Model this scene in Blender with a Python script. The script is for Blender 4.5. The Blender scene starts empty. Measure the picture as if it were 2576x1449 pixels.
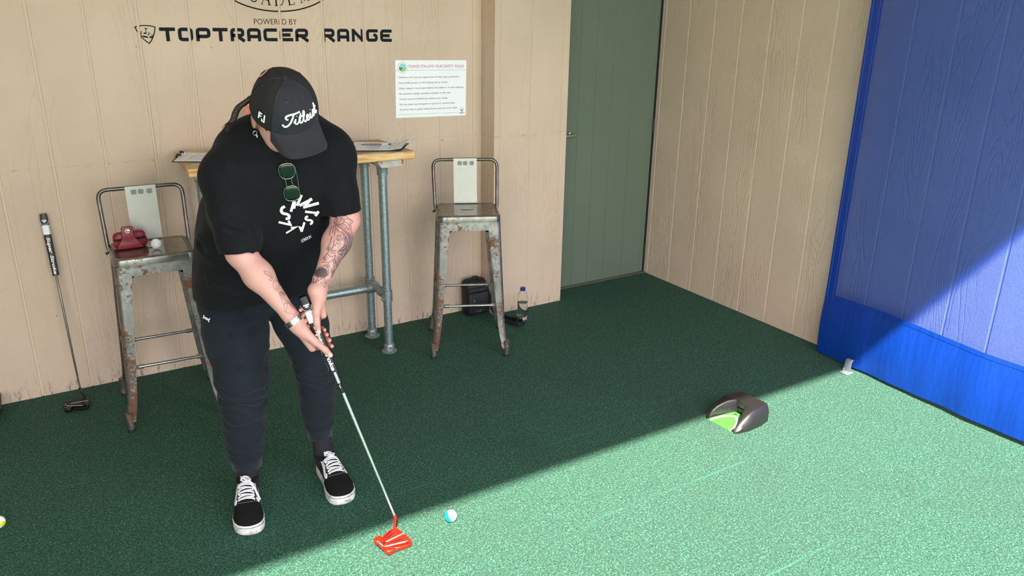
import bpy, bmesh, math, random
import numpy as np
from mathutils import Vector, Matrix

# ------------------------------------------------------------------ camera, sky, sun, exposure
SC = bpy.context.scene
COL = SC.collection
random.seed(7)
RNG = np.random.default_rng(7)
cam_data = bpy.data.cameras.new('camera')
cam = bpy.data.objects.new('camera', cam_data)
COL.objects.link(cam)
cam_data.sensor_width = 36.0
cam_data.lens = 2002.68 / 2576 * 36.0
cam_data.clip_start = 0.05
RM = ((0.849733635500248, -0.5270008975204965, 0.014926577374689234),
      (-0.1657933761791482, -0.29398603671705733, -0.9413207564007106),
      (0.5004650888070525, 0.7973971808504702, -0.3371830821038795))
cam.matrix_world = Matrix(((RM[0][0], -RM[1][0], -RM[2][0], 0.0),
                           (RM[0][1], -RM[1][1], -RM[2][1], -3.8733),
                           (RM[0][2], -RM[1][2], -RM[2][2], 1.71927),
                           (0, 0, 0, 1)))
SC.camera = cam

world = bpy.data.worlds.new('sky')
SC.world = world
world.use_nodes = True
wn = world.node_tree
wn.nodes['Background'].inputs['Color'].default_value = (0.985, 0.975, 1.0, 1)
wn.nodes['Background'].inputs['Strength'].default_value = 2.3

sun_data = bpy.data.lights.new('sun', 'SUN')
sun_data.energy = 14.5
sun_data.angle = math.radians(0.9)
sun_data.color = (1.0, 0.91, 0.78)
sun = bpy.data.objects.new('sun', sun_data)
COL.objects.link(sun)
TO_SUN = Vector((-0.42, -0.72, 1.0))
sun.location = TO_SUN * 8
sun.rotation_euler = TO_SUN.to_track_quat('Z', 'Y').to_euler()

SC.view_settings.view_transform = 'Standard'
SC.view_settings.look = 'None'
SC.view_settings.exposure = 1.0
SC.view_settings.gamma = 1.0
SC.view_settings.use_curve_mapping = False

# ------------------------------------------------------------------ helpers: materials
def srgb(r, g, b):
    f = lambda c: (c / 255 / 12.92) if c / 255 <= 0.04045 else ((c / 255 + 0.055) / 1.055) ** 2.4
    return (f(r), f(g), f(b), 1.0)

class NT:
    """small wrapper for building a node material"""
    def __init__(self, name):
        self.m = bpy.data.materials.new(name)
        self.m.use_nodes = True
        self.t = self.m.node_tree
        self.b = self.t.nodes['Principled BSDF']
        self.out = self.t.nodes['Material Output']
    def n(self, kind, **kw):
        nd = self.t.nodes.new(kind)
        for k, v in kw.items():
            if k in nd.inputs:
                self.put(nd.inputs[k], v)
            else:
                setattr(nd, k, v)
        return nd
    def put(self, sock, v):
        if isinstance(v, bpy.types.NodeSocket):
            self.t.links.new(v, sock)
        else:
            sock.default_value = v
    def set(self, **kw):
        for k, v in kw.items():
            self.put(self.b.inputs[k.replace('_', ' ')], v)
    def pos(self, scale=(1, 1, 1), obj=False):
        src = self.n('ShaderNodeTexCoord').outputs['Object'] if obj else self.n('ShaderNodeNewGeometry').outputs['Position']
        mp = self.n('ShaderNodeMapping', Scale=scale)
        self.put(mp.inputs['Vector'], src)
        return mp.outputs['Vector']
    def noise(self, vec, scale=5.0, detail=3.0, rough=0.55, dist=0.0):
        nd = self.n('ShaderNodeTexNoise', Scale=scale, Detail=detail, Roughness=rough, Distortion=dist)
        self.put(nd.inputs['Vector'], vec)
        return nd.outputs['Fac']
    def ramp(self, fac, stops):
        nd = self.n('ShaderNodeValToRGB')
        cr = nd.color_ramp
        while len(cr.elements) < len(stops):
            cr.elements.new(0.5)
        for e, (p, c) in zip(cr.elements, stops):
            e.position = p
            e.color = c if len(c) == 4 else (*c, 1)
        self.put(nd.inputs['Fac'], fac)
        return nd.outputs['Color']
    def mix(self, fac, a, b, blend='MIX'):
        nd = self.n('ShaderNodeMix', data_type='RGBA', blend_type=blend)
        self.put(nd.inputs[0], fac); self.put(nd.inputs[6], a); self.put(nd.inputs[7], b)
        return nd.outputs[2]
    def math(self, op, a, b=0.0, clamp=False):
        nd = self.n('ShaderNodeMath', operation=op, use_clamp=clamp)
        self.put(nd.inputs[0], a); self.put(nd.inputs[1], b)
        return nd.outputs[0]
    def bump(self, height, strength=0.3, dist=0.002, normal=None):
        nd = self.n('ShaderNodeBump', Strength=strength, Distance=dist)
        self.put(nd.inputs['Height'], height)
        if normal is not None:
            self.put(nd.inputs['Normal'], normal)
        return nd.outputs['Normal']

def simple(name, col, rough=0.5, metal=0.0, nscale=0, nstr=0.15, var=0.0, ndist=0.001, spec=0.5, **kw):
    t = NT(name)
    c = col if len(col) == 4 else (*col, 1)
    t.set(Roughness=rough, Metallic=metal, Base_Color=c)
    t.b.inputs['Specular IOR Level'].default_value = spec
    if nscale:
        v = t.pos()
        f = t.noise(v, nscale, 3)
        t.set(Normal=t.bump(f, nstr, ndist))
        if var:
            f2 = t.noise(v, nscale * 0.35, 4)
            lo = tuple(x * (1 - var) for x in c[:3]); hi = tuple(min(1, x * (1 + var)) for x in c[:3])
            t.set(Base_Color=t.ramp(f2, [(0.3, lo), (0.7, hi)]))
    for k, v in kw.items():
        t.set(**{k: v})
    return t.m

# ------------------------------------------------------------------ helpers: meshes
class MB:
    def __init__(self):
        self.v = []; self.f = []; self.fm = []
    def add(self, vs, fs, mi=0):
        o = len(self.v)
        self.v += [tuple(p) for p in vs]
        self.f += [tuple(i + o for i in f) for f in fs]
        self.fm += [mi] * len(fs)
        return self
    def box(self, c, s, rz=0.0, M=None, mi=0):
        x, y, z = (q / 2 for q in s)
        vs = [Vector((a * x, b * y, d * z)) for a in (-1, 1) for b in (-1, 1) for d in (-1, 1)]
        R = M if M is not None else Matrix.Rotation(rz, 3, 'Z')
        vs = [R @ q + Vector(c) for q in vs]
        return self.add(vs, [(0, 1, 3, 2), (4, 6, 7, 5), (0, 4, 5, 1), (2, 3, 7, 6), (0, 2, 6, 4), (1, 5, 7, 3)], mi)
    def loft(self, rings, closed=True, caps=True, mi=0):
        n = len(rings[0]); vs = [p for r in rings for p in r]; fs = []
        for i in range(len(rings) - 1):
            for j in range(n if closed else n - 1):
                a = i * n + j; b = i * n + (j + 1) % n
                fs.append((a, b, b + n, a + n))
        if caps and closed:
            fs.append(tuple(range(n - 1, -1, -1)))
            fs.append(tuple((len(rings) - 1) * n + j for j in range(n)))
        return self.add(vs, fs, mi)
    def tube(self, path, r, segs=10, caps=True, squash=None, mi=0, up=None):
        P = [Vector(p) for p in path]; N = len(P)
        rad = r if isinstance(r, (list, tuple)) else [r] * N
        T = []
        for i in range(N):
            d = P[min(i + 1, N - 1)] - P[max(i - 1, 0)]
            T.append(d.normalized() if d.length > 1e-9 else Vector((0, 0, 1)))
        ref = Vector(up) if up is not None else (Vector((0, 0, 1)) if abs(T[0].z) < 0.9 else Vector((1, 0, 0)))
        nrm = (ref - T[0] * ref.dot(T[0])).normalized()
        rings = []
        for i in range(N):
            if up is None or i == 0:
                nrm = (nrm - T[i] * nrm.dot(T[i]))
            else:
                nrm = Vector(up) - T[i] * Vector(up).dot(T[i])
            nrm.normalize()
            bi = T[i].cross(nrm)
            q = squash or 1.0
            rings.append([P[i] + (nrm * math.cos(2 * math.pi * k / segs) * q + bi * math.sin(2 * math.pi * k / segs)) * rad[i] for k in range(segs)])
        return self.loft(rings, True, caps, mi)
    def lathe(self, prof, c=(0, 0, 0), axis=(0, 0, 1), segs=20, caps=True, mi=0):
        A = Vector(axis).normalized(); q = A.to_track_quat('Z', 'Y').to_matrix()
        rings = [[q @ Vector((r * math.cos(2 * math.pi * k / segs), r * math.sin(2 * math.pi * k / segs), z)) + Vector(c) for k in range(segs)] for r, z in prof]
        return self.loft(rings, True, caps, mi)
    def sphere(self, c, r, segs=20, rings=12, M=None, mi=0):
        rr = r if isinstance(r, (list, tuple)) else (r, r, r)
        R = M if M is not None else Matrix.Identity(3)
        P = []
        for i in range(rings + 1):
            a = math.pi * (i + (0.02 if i == 0 else (-0.02 if i == rings else 0))) / rings
            P.append([R @ Vector((rr[0] * math.sin(a) * math.cos(2 * math.pi * k / segs), rr[1] * math.sin(a) * math.sin(2 * math.pi * k / segs), -rr[2] * math.cos(a))) + Vector(c) for k in range(segs)])
        return self.loft(P, True, True, mi)
    def prism(self, poly, h, fn=None, mi=0):
        """extrude a 2D polygon from z=0 to z=h, fn maps (x, y, z) to 3D"""
        fn = fn or (lambda x, y, z: (x, y, z)); n = len(poly)
        vs = [fn(x, y, 0) for x, y in poly] + [fn(x, y, h) for x, y in poly]
        fs = [tuple(range(n - 1, -1, -1)), tuple(range(n, 2 * n))] + [(i, (i + 1) % n, n + (i + 1) % n, n + i) for i in range(n)]
        return self.add(vs, fs, mi)
    def ribbon(self, path, w, h, fn, closed=False, mi=0):
        """2D stroke of width w and thickness h, mitred; fn maps (x, y, z) to 3D"""
        P = [Vector(p) for p in path]; N = len(P); L = []; Rr = []
        wid = w if isinstance(w, (list, tuple)) else [w] * N
        for i in range(N):
            a = P[i - 1] if (i > 0 or closed) else None
            b = P[(i + 1) % N] if (i < N - 1 or closed) else None
            d1 = (P[i] - a).normalized() if a is not None else (b - P[i]).normalized()
            d2 = (b - P[i]).normalized() if b is not None else d1
            n1 = Vector((-d1.y, d1.x)); n2 = Vector((-d2.y, d2.x))
            m = n1 + n2
            if m.length < 1e-6: m = n1.copy()
            m.normalize(); k = wid[i] / 2 / max(0.35, m.dot(n1))
            L.append(P[i] + m * k); Rr.append(P[i] - m * k)
        vs = [fn(p.x, p.y, z) for i in range(N) for p, z in ((L[i], 0), (Rr[i], 0), (Rr[i], h), (L[i], h))]
        fs = []
        for i in range(N if closed else N - 1):
            a = 4 * i; b = 4 * ((i + 1) % N)
            for k in range(4):
                fs.append((a + k, b + k, b + (k + 1) % 4, a + (k + 1) % 4))
        if not closed:
            fs += [(0, 1, 2, 3), (4 * N - 1, 4 * N - 2, 4 * N - 3, 4 * N - 4)]
        return self.add(vs, fs, mi)
    def xf(self, fn):
        self.v = [tuple(fn(Vector(p))) for p in self.v]
        return self
    def build(self, name, mat, parent=None, smooth=35, bevel=0.0, kind=None, label=None, world=True, bseg=2):
        me = bpy.data.meshes.new(name)
        vs = self.v
        if parent is not None and world:
            o = ORG.get(parent.name, Vector((0, 0, 0)))
            vs = [(p[0] - o.x, p[1] - o.y, p[2] - o.z) for p in vs]
        me.from_pydata(vs, [], self.f)
        mats = mat if isinstance(mat, (list, tuple)) else [mat]
        for m in mats: me.materials.append(m)
        if len(mats) > 1:
            me.polygons.foreach_set('material_index', self.fm)
        bm = bmesh.new(); bm.from_mesh(me)
        bmesh.ops.recalc_face_normals(bm, faces=bm.faces)
        bm.to_mesh(me); bm.free()
        if smooth:
            me.polygons.foreach_set('use_smooth', [True] * len(me.polygons))
            me.set_sharp_from_angle(angle=math.radians(smooth))
        ob = bpy.data.objects.new(name, me)
        COL.objects.link(ob)
        if parent is not None:
            ob.parent = parent
            ORG[ob.name] = ORG.get(parent.name, Vector((0, 0, 0)))
        if bevel:
            md = ob.modifiers.new('bevel', 'BEVEL'); md.width = bevel; md.segments = bseg; md.limit_method = 'ANGLE'; md.angle_limit = math.radians(40)
            md.harden_normals = False
        if kind: ob['kind'] = kind
        if label: ob['label'] = label
        return ob

ORG = {}
def thing(name, label, cat, loc=(0, 0, 0), rz=0.0, group=None, local=False):
    o = bpy.data.objects.new(name, None)
    COL.objects.link(o)
    o.empty_display_size = 0.05
    o.location = loc; o.rotation_euler = (0, 0, rz)
    o['label'] = label; o['category'] = cat
    if group: o['group'] = group
    ORG[o.name] = Vector((0, 0, 0)) if local else Vector(loc)
    return o
def tag(o, label, cat, group=None):
    o['label'] = label; o['category'] = cat
    if group: o['group'] = group
    return o
def share(src, parent, loc=(0, 0, 0), rot=(0, 0, 0), scale=(1, 1, 1)):
    c = src.copy(); COL.objects.link(c); c.parent = parent
    c.location = loc; c.rotation_euler = rot; c.scale = scale
    ORG[c.name] = ORG.get(parent.name, Vector((0, 0, 0)))
    return c
def copy_tree(o, parent=None):
    c = o.copy(); COL.objects.link(c); c.parent = parent
    ORG[c.name] = Vector((0, 0, 0))
    for ch in list(o.children):
        copy_tree(ch, c)
    return c

def text_geo(body, size=1.0, space=1.0, shear=0.0, offset=0.0, align='LEFT', res=3):
    """flat outline of a line of text in the built-in font -> (verts 2D, faces)"""
    cu = bpy.data.curves.new('tmp_text', 'FONT')
    cu.body = body; cu.size = size; cu.space_character = space; cu.shear = shear; cu.offset = offset
    cu.align_x = align; cu.resolution_u = res; cu.fill_mode = 'FRONT'
    ob = bpy.data.objects.new('tmp_text', cu); COL.objects.link(ob)
    dg = bpy.context.evaluated_depsgraph_get(); dg.update()
    ev = ob.evaluated_get(dg); me = ev.to_mesh()
    vs = [(v.co.x, v.co.y) for v in me.vertices]; fs = [tuple(p.vertices) for p in me.polygons]
    ev.to_mesh_clear(); bpy.data.objects.remove(ob); bpy.data.curves.remove(cu)
    return vs, fs
def put_text(mb, body, fn, width=None, height=None, h=0.0004, **kw):
    """add text scaled to a given width and cap height; fn maps (x, y, z) to 3D. returns nothing"""
    vs, fs = text_geo(body, **kw)
    x0 = min(v[0] for v in vs); x1 = max(v[0] for v in vs)
    cap = 0.73
    sx = width / (x1 - x0) if width else None
    sy = height / cap if height else sx
    if sx is None: sx = sy
    mb.add([fn((x - x0) * sx, y * sy, h) for x, y in vs], fs)
def fillet(pts, r, n=5, closed=False):
    """round the corners of a polyline"""
    P = [Vector(p) for p in pts]; out = []; N = len(P)
    for i in range(N):
        if not closed and i in (0, N - 1):
            out.append(P[i]); continue
        a = P[i - 1] - P[i]; b = P[(i + 1) % N] - P[i]
        k = min(r, a.length * 0.49, b.length * 0.49)
        p0 = P[i] + a.normalized() * k; p2 = P[i] + b.normalized() * k
        for j in range(n + 1):
            t = j / n
            out.append(p0 * (1 - t) ** 2 + P[i] * 2 * t * (1 - t) + p2 * t * t)
    return out
def smoothpath(pts, n=8):
    """Catmull-Rom through the points"""
    P = [Vector(p) for p in pts]; Q = [P[0] * 2 - P[1]] + P + [P[-1] * 2 - P[-2]]; out = []
    for i in range(1, len(Q) - 2):
        for j in range(n):
            t = j / n
            out.append(0.5 * ((2 * Q[i]) + (Q[i + 1] - Q[i - 1]) * t + (2 * Q[i - 1] - 5 * Q[i] + 4 * Q[i + 1] - Q[i + 2]) * t * t + (3 * Q[i] - Q[i - 1] - 3 * Q[i + 1] + Q[i + 2]) * t ** 3))
    out.append(P[-1])
    return out
# ------------------------------------------------------------------ materials of the setting
def siding(name, col, dirt=True):
    t = NT(name)
    p = t.pos((1, 1, 1))
    # cathedral grain: contour lines of a stretched noise, plus fine vertical fibres
    g = t.pos((7.0, 7.0, 0.95))
    base = t.noise(g, 1.0, 2.0, 0.45, 0.4)
    base = t.math('ADD', base, t.math('MULTIPLY', t.noise(t.pos((70, 70, 22)), 1.0, 2.0), 0.014))
    rings = t.math('SINE', t.math('MULTIPLY', base, 115.0))
    rings = t.math('POWER', t.math('MULTIPLY', t.math('ADD', rings, 1.0), 0.5), 9.0)
    gate = t.noise(t.pos((5, 5, 0.8)), 1.3, 1.0)
    gate = t.math('MULTIPLY', t.math('SUBTRACT', gate, 0.42), 5.0, True)
    rings = t.math('MULTIPLY', rings, gate)
    fib = t.noise(t.pos((260, 260, 30)), 1.0, 3.0, 0.6)
    fine = t.noise(p, 300.0, 2.0)
    rip = t.noise(t.pos((30, 30, 125)), 1.0, 3.0, 0.6)
    hgt = t.math('ADD', t.math('MULTIPLY', rings, -0.65), t.math('ADD', t.math('MULTIPLY', fib, 0.7), t.math('ADD', t.math('MULTIPLY', rip, 1.1 if dirt else 0.55), t.math('MULTIPLY', fine, 0.4))))
    t.set(Normal=t.bump(hgt, 0.8 if dirt else 1.0, 0.0018))
    v = t.noise(p, 1.7, 3.0)
    lo = tuple(c * 0.93 for c in col[:3]); hi = tuple(min(1, c * 1.05) for c in col[:3])
    c = t.ramp(v, [(0.35, lo), (0.65, hi)])
    c = t.mix(t.math('MULTIPLY', rings, 0.09), c, (col[0] * 0.45, col[1] * 0.4, col[2] * 0.36, 1))
    # scuffs near the floor and a few small specks
    z = t.n('ShaderNodeSeparateXYZ'); t.put(z.inputs[0], p)
    low = t.math('SUBTRACT', 1.0, t.math('MULTIPLY', z.outputs['Z'], 6.5), True)
    sc = t.noise(t.pos((55, 55, 14)), 1.0, 5.0, 0.7)
    sc = t.math('MULTIPLY', t.math('SUBTRACT', sc, 0.53), 9.0, True)
    c = t.mix(t.math('MULTIPLY', t.math('MULTIPLY', sc, t.math('POWER', low, 2.2)), 0.75 if dirt else 0.06), c, (0.03, 0.028, 0.025, 1))
    if dirt:
        bz = t.math('SUBTRACT', 1.0, t.math('MULTIPLY', t.math('ABSOLUTE', t.math('SUBTRACT', z.outputs['Z'], 1.030)), 150.0), True)
        bn = t.math('MULTIPLY', t.math('SUBTRACT', t.noise(t.pos((26, 26, 70)), 1.0, 3.0, 0.7), 0.5), 6.0, True)
        c = t.mix(t.math('MULTIPLY', t.math('MULTIPLY', bz, bn), 0.42), c, (0.10, 0.08, 0.065, 1))
    sp = t.noise(t.pos((48, 48, 34)), 1.0, 1.0)
    sp = t.math('MULTIPLY', t.math('SUBTRACT', sp, 0.775), 30.0, True)
    c = t.mix(t.math('MULTIPLY', sp, 0.55 if dirt else 0.15), c, (0.06, 0.05, 0.04, 1))
    t.set(Base_Color=c, Roughness=0.62)
    t.b.inputs['Specular IOR Level'].default_value = 0.3
    return t.m

M_SIDE = siding('painted_siding', (0.645, 0.505, 0.385))
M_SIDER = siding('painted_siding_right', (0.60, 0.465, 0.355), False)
M_BACKING = simple('groove_backing', (0.66, 0.52, 0.395), 0.7)
M_DOOR = None
t = NT('green_door_paint')
v = t.pos()
c = t.ramp(t.noise(v, 1.4, 3), [(0.3, srgb(97, 113, 98)), (0.7, srgb(104, 117, 102))])
t.set(Base_Color=c, Roughness=0.27, Normal=t.bump(t.noise(v, 160, 2), 0.04, 0.0008))
M_DOOR = t.m
M_BLACK = simple('matt_black', (0.006, 0.006, 0.007), 0.8)
M_STEEL = simple('brushed_steel', (0.62, 0.6, 0.57), 0.28, 1.0, 60, 0.05)

t = NT('green_turf')
p = t.pos()
a = t.noise(p, 150, 3.0, 0.75, 0.7)
b = t.noise(t.pos((1.0, 1.15, 1)), 230, 2.0, 0.6)
f = t.math('ADD', t.math('MULTIPLY', a, 0.72), t.math('MULTIPLY', b, 0.28))
c = t.ramp(f, [(0.36, (0.0012, 0.024, 0.014)), (0.46, (0.0055, 0.052, 0.033)), (0.54, (0.020, 0.102, 0.064)), (0.62, (0.098, 0.235, 0.155))])
big = t.noise(p, 1.1, 5.0, 0.6)
c = t.mix(t.math('MULTIPLY', t.math('SUBTRACT', big, 0.45), 2.0, True), c, t.mix(0.5, c, (0.02, 0.05, 0.034, 1)))
st = t.noise(p, 2.4, 3.0)
c = t.mix(t.math('MULTIPLY', t.math('SUBTRACT', st, 0.6), 3.0, True), c, t.mix(0.6, c, (0.009, 0.024, 0.014, 1)))
sep = t.n('ShaderNodeSeparateXYZ'); t.put(sep.inputs[0], p)
brk = t.math('MULTIPLY', t.math('SUBTRACT', t.noise(t.pos((1.1, 3, 1)), 2.2, 4.0), 0.47), 5.0, True)
seam = None
for y0 in (-1.52, -2.02, -2.54, -3.05):
    d = t.math('ABSOLUTE', t.math('SUBTRACT', sep.outputs['Y'], y0))
    s = t.math('SUBTRACT', 1.0, t.math('MULTIPLY', d, 160.0), True)
    seam = s if seam is None else t.math('MAXIMUM', seam, s)
c = t.mix(t.math('MULTIPLY', t.math('MULTIPLY', seam, brk), 0.85), c, (0.03, 0.16, 0.12, 1))
t.set(Base_Color=c, Roughness=0.75, Normal=t.bump(f, 1.0, 0.008))
t.b.inputs['Specular IOR Level'].default_value = 0.2
t.b.inputs['Sheen Weight'].default_value = 0.05
M_TURF = t.m
M_CEIL = simple('ceiling_board', (0.6, 0.56, 0.5), 0.8, 0, 30, 0.05)
M_GROUND = simple('outdoor_ground', (0.27, 0.29, 0.2), 0.95, 0, 8, 0.3, 0.3)

# ------------------------------------------------------------------ setting
MB().box((1.0, -4.1, -0.03), (9.0, 8.35, 0.06)).build('floor', M_TURF, smooth=0, kind='structure')
MB().box((1.0, -24.3, -0.09), (60.0, 32.0, 0.06)).build('ground_outside', M_GROUND, smooth=0, kind='structure')
CEIL = 2.7
YE = -1.68 - 0.72 * CEIL
MB().box((1.0, (YE + 0.3) / 2, CEIL + 0.05), (9.0, 0.3 - YE, 0.1)).build('ceiling', M_CEIL, smooth=0, kind='structure')

XR = 3.512; PW = 0.2032; GX = 1.9515; GY = -0.0073
def plank_mesh(w, h, th, name, m=None):
    """one board, front face at local y=0 looking to -y, x from 0 to w, z from 0 to h, chamfered long edges"""
    c = 0.002
    prof = [(0, th), (0, c), (c, 0), (w - c, 0), (w, c), (w, th)]
    mb = MB().loft([[(x, y, 0) for x, y in prof], [(x, y, h) for x, y in prof]])
    ob = mb.build(name, m or M_SIDE, smooth=0)
    me = ob.data
    bpy.data.objects.remove(ob)
    return me
def board_row(wall, cuts, groove, h, th, place, rot, stem='plank', m=None):
    """one plank object for each interval between the groove centres"""
    cache = {}
    for a, b in zip(cuts[:-1], cuts[1:]):
        w = round(b - a - groove, 4)
        if w not in cache: cache[w] = plank_mesh(w, h, th, stem, m)
        o = bpy.data.objects.new(stem, cache[w]); COL.objects.link(o)
        o.parent = wall; o.location = place(a + groove / 2); o.rotation_euler = (0, 0, rot)
G = 0.0095
# back wall: backing slab, planks proud of it
wall_back = MB().box((0.15, 0.069, 1.35), (4.32, 0.13, 2.7)).build('wall_back', M_BACKING, smooth=0, kind='structure')
cuts = [GX + k * PW for k in range(-15, 2)] + [2.30]
wall_back.data.transform(Matrix.Translation((0, -0.0, 0)))
board_row(wall_back, cuts, G, 2.7, 0.0045, lambda a: (a, 0.0, 0.0), 0.0)
# pier that stands forward of the wall, with its left return
PD = 0.1448; XP1 = 2.2126; XP2 = 2.6903
wall_pier = MB().box(((XP1 + XP2) / 2, (-PD + 0.14) / 2 + 0.002, 1.35), (XP2 - XP1 - 0.008, PD + 0.14 - 0.004, 2.7)).build('wall_pier', M_BACKING, smooth=0, kind='structure')
board_row(wall_pier, [XP1 - G / 2, 2.2448, 2.4376, 2.6449, XP2 + G / 2], G * 0.6, 2.7, 0.0045, lambda a: (a, -PD, 0.0), 0.0)
# return: boards that face left
board_row(wall_pier, [0.0, 0.062, PD + 0.0], 0.004, 2.7, 0.0045, lambda a: (XP1, -a, 0.0), -math.pi / 2)
# right wall
wall_right = MB().box((XR + 0.0665, -2.4, 1.35), (0.125, 5.1, 2.7)).build('wall_right', M_BACKING, smooth=0, kind='structure')
cuts = [0.0225 + 0.0, -GY] + [-GY + k * PW for k in range(1, 24)]
cuts = [-0.02] + [-GY + k * PW for k in range(0, 24)]
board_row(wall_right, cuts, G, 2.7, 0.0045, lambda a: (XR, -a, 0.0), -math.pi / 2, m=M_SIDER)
# divider added on the left, out of view, to darken faces turned that way
wall_left_added = MB().box((-1.80 - 0.0665, -1.75, 1.35), (0.125, 3.6, 2.7)).build('wall_left_added', M_BACKING, smooth=0, kind='structure')
board_row(wall_left_added, [0.0 + k * PW for k in range(0, 18)], G, 2.7, 0.0045, lambda a: (-1.80, -a - PW + G, 0.0), math.pi / 2, m=M_SIDER)
# door between the pier and the right wall
DY = 0.0279
door = MB().box(((XP2 + XR) / 2 - 0.02, DY + 0.035, 1.075), (XR - XP2 + 0.02, 0.05, 2.13)).build('door_1', M_DOOR, smooth=0, kind='structure')
dc = [2.62, 2.768, 2.8953, 3.0174, 3.1475, 3.3018, 3.4645, 3.492]
for a, b in zip(dc[:-1], dc[1:]):
    w = b - a - 0.0012
    pr = [(0, 0.012), (0, 0.0006), (0.0006, 0), (w - 0.0006, 0), (w, 0.0006), (w, 0.012)]
    MB().loft([[(a + 0.0006 + x, DY + y, 0.012) for x, y in pr], [(a + 0.0006 + x, DY + y, 2.13) for x, y in pr]]).build('door_board', M_DOOR, door, smooth=0)
MB().box((3.503, DY + 0.014, 1.075), (0.017, 0.024, 2.13)).build('door_gap_shade', M_BLACK, door, smooth=0)  # black strip stands in for the shade in the door gap
MB().box(((XP2 + XR) / 2, DY - 0.002, 0.004), (XR - XP2, 0.03, 0.008)).build('threshold', simple('threshold_strip', srgb(120, 118, 108), 0.4, 0.6), door, smooth=0, bevel=0.002)
for zc in (0.17, 0.995, 1.85):
    mb = MB().lathe([(0.007, -0.045), (0.007, 0.045)], (3.495, DY - 0.006, zc), segs=10)
    mb.box((3.496, DY - 0.001, zc), (0.008, 0.004, 0.09))
    mb.build('hinge', simple('hinge_dark', (0.03, 0.035, 0.03), 0.5, 0.4), door)
hp = fillet([(2.845, DY - 0.003, 0.982), (2.845, DY - 0.055, 0.982), (2.728, DY - 0.055, 0.98)], 0.018, 6)
hm = MB().tube(hp, 0.0095, 12)
hm.lathe([(0.014, 0.0), (0.014, 0.006), (0.011, 0.008)], (2.845, DY, 0.982), (0, -1, 0), 24)
handle = hm.build('door_handle', M_STEEL, door)
# header above the door and the strip of wall above
MB().box(((XP2 + XR) / 2, 0.06, 2.42), (XR - XP2, 0.1, 0.56)).build('wall_door_header', M_SIDE, smooth=0, kind='structure')

# ------------------------------------------------------------------ lettering on the back wall
M_VINYL = simple('black_vinyl_lettering', srgb(22, 29, 36), 0.6, 0, 140, 0.25, spec=0.12)
M_VINYL2 = simple('dark_brown_vinyl', srgb(30, 20, 22), 0.6, 0, 140, 0.25, spec=0.12)
def cut_grooves(mb):
    """cut flat lettering where it crosses a groove of the wall"""
    me = bpy.data.meshes.new('tmp'); me.from_pydata(mb.v, [], mb.f)
    bm = bmesh.new(); bm.from_mesh(me)
    for k in range(-14, 2):
        gx = GX + k * PW
        for e in (-0.0052, 0.0052):
            bmesh.ops.bisect_plane(bm, geom=bm.verts[:] + bm.edges[:] + bm.faces[:], plane_co=(gx + e, 0, 0), plane_no=(1, 0, 0), dist=1e-6)
        bmesh.ops.delete(bm, geom=[f for f in bm.faces if abs(f.calc_center_median().x - gx) < 0.0052], context='FACES')
    bm.verts.index_update()
    mb.v = [tuple(v.co) for v in bm.verts]; mb.f = [tuple(v.index for v in f.verts) for f in bm.faces]; mb.fm = [0] * len(mb.f)
    bm.free(); bpy.data.meshes.remove(me)
    return mb
def wallfn(x0, z0, ang=0.0):
    ca, sa = math.cos(ang), math.sin(ang)
    return lambda x, y, z: (x0 + x * ca - y * sa, -0.0004 - z, z0 + x * sa + y * ca)
# squared techno letters: strokes in a 1 x 1 box
def techno(ch):
    o = 0.13
    a, b, m = o, 1 - o, 0.44
    return {
        'T': [[(0, b), (1, b)], [(0.5, b), (0.5, 0)]],
        'O': ['c', [(a, a), (b, a), (b, b), (a, b)]],
        'P': [[(a, 0), (a, b), (b, b), (b, 0.36), (a, 0.36)]],
        'R': [[(a, 0), (a, b), (b, b), (b, m), (a, m)], [(0.42, m), (0.97, 0.0)]],
        'A': [[(a, 0), (a, b), (b, b), (b, 0)], [(a, 0.36), (b, 0.36)]],
        'C': [[(1, b), (a, b), (a, a), (1, a)]],
        'E': [[(1, b), (a, b), (a, a), (1, a)], [(a, 0.5), (0.82, 0.5)]],
        'N': [[(a, 0), (a, 1)], [(a, b), (b, a)], [(b, 0), (b, 1)]],
        'G': [[(1, b), (a, b), (a, a), (b, a), (b, 0.5), (0.62, 0.56)]],
    }[ch]
def techno_word(mb, word, x0, z0, ang, w, pitch, h):
    fn = wallfn(x0, z0, ang)
    for i, ch in enumerate(word):
        st = techno(ch); closed = st[0] == 'c'
        if closed: st = st[1:]
        for s in st:
            P = [(i * pitch + px * w, pz * h) for px, pz in s]
            if len(P) > 2: P = fillet([(x, y, 0) for x, y in P], 0.011, 4, closed); P = [(q.x, q.y) for q in P]
            mb.ribbon(P, 0.0148, 0.0006 + 0.0003 * st.index(s), fn, closed)
t_root = thing('range_lettering', 'black squared capitals reading TOPTRACER RANGE on the beige back wall', 'lettering', (1.15, 0, 1.56))
mb = MB(); techno_word(mb, 'TOPTRACER', 0.610, 1.5395, math.radians(-0.62), 0.0645, 0.0742, 0.0575)
cut_grooves(mb).build('word', M_VINYL, t_root, smooth=0)
mb = MB(); techno_word(mb, 'RANGE', 1.335, 1.5315, math.radians(-1.0), 0.0625, 0.0742, 0.0595)
cut_grooves(mb).build('word', M_VINYL, t_root, smooth=0)
mb = MB(); put_text(mb, 'POWERED BY', wallfn(1.018, 1.609, math.radians(-0.3)), 0.198, 0.0265, offset=-0.006)
tag(cut_grooves(mb).build('powered_by_lettering', M_VINYL2, smooth=0), 'thin dark lettering reading POWERED BY below the oval crest', 'lettering')
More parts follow.
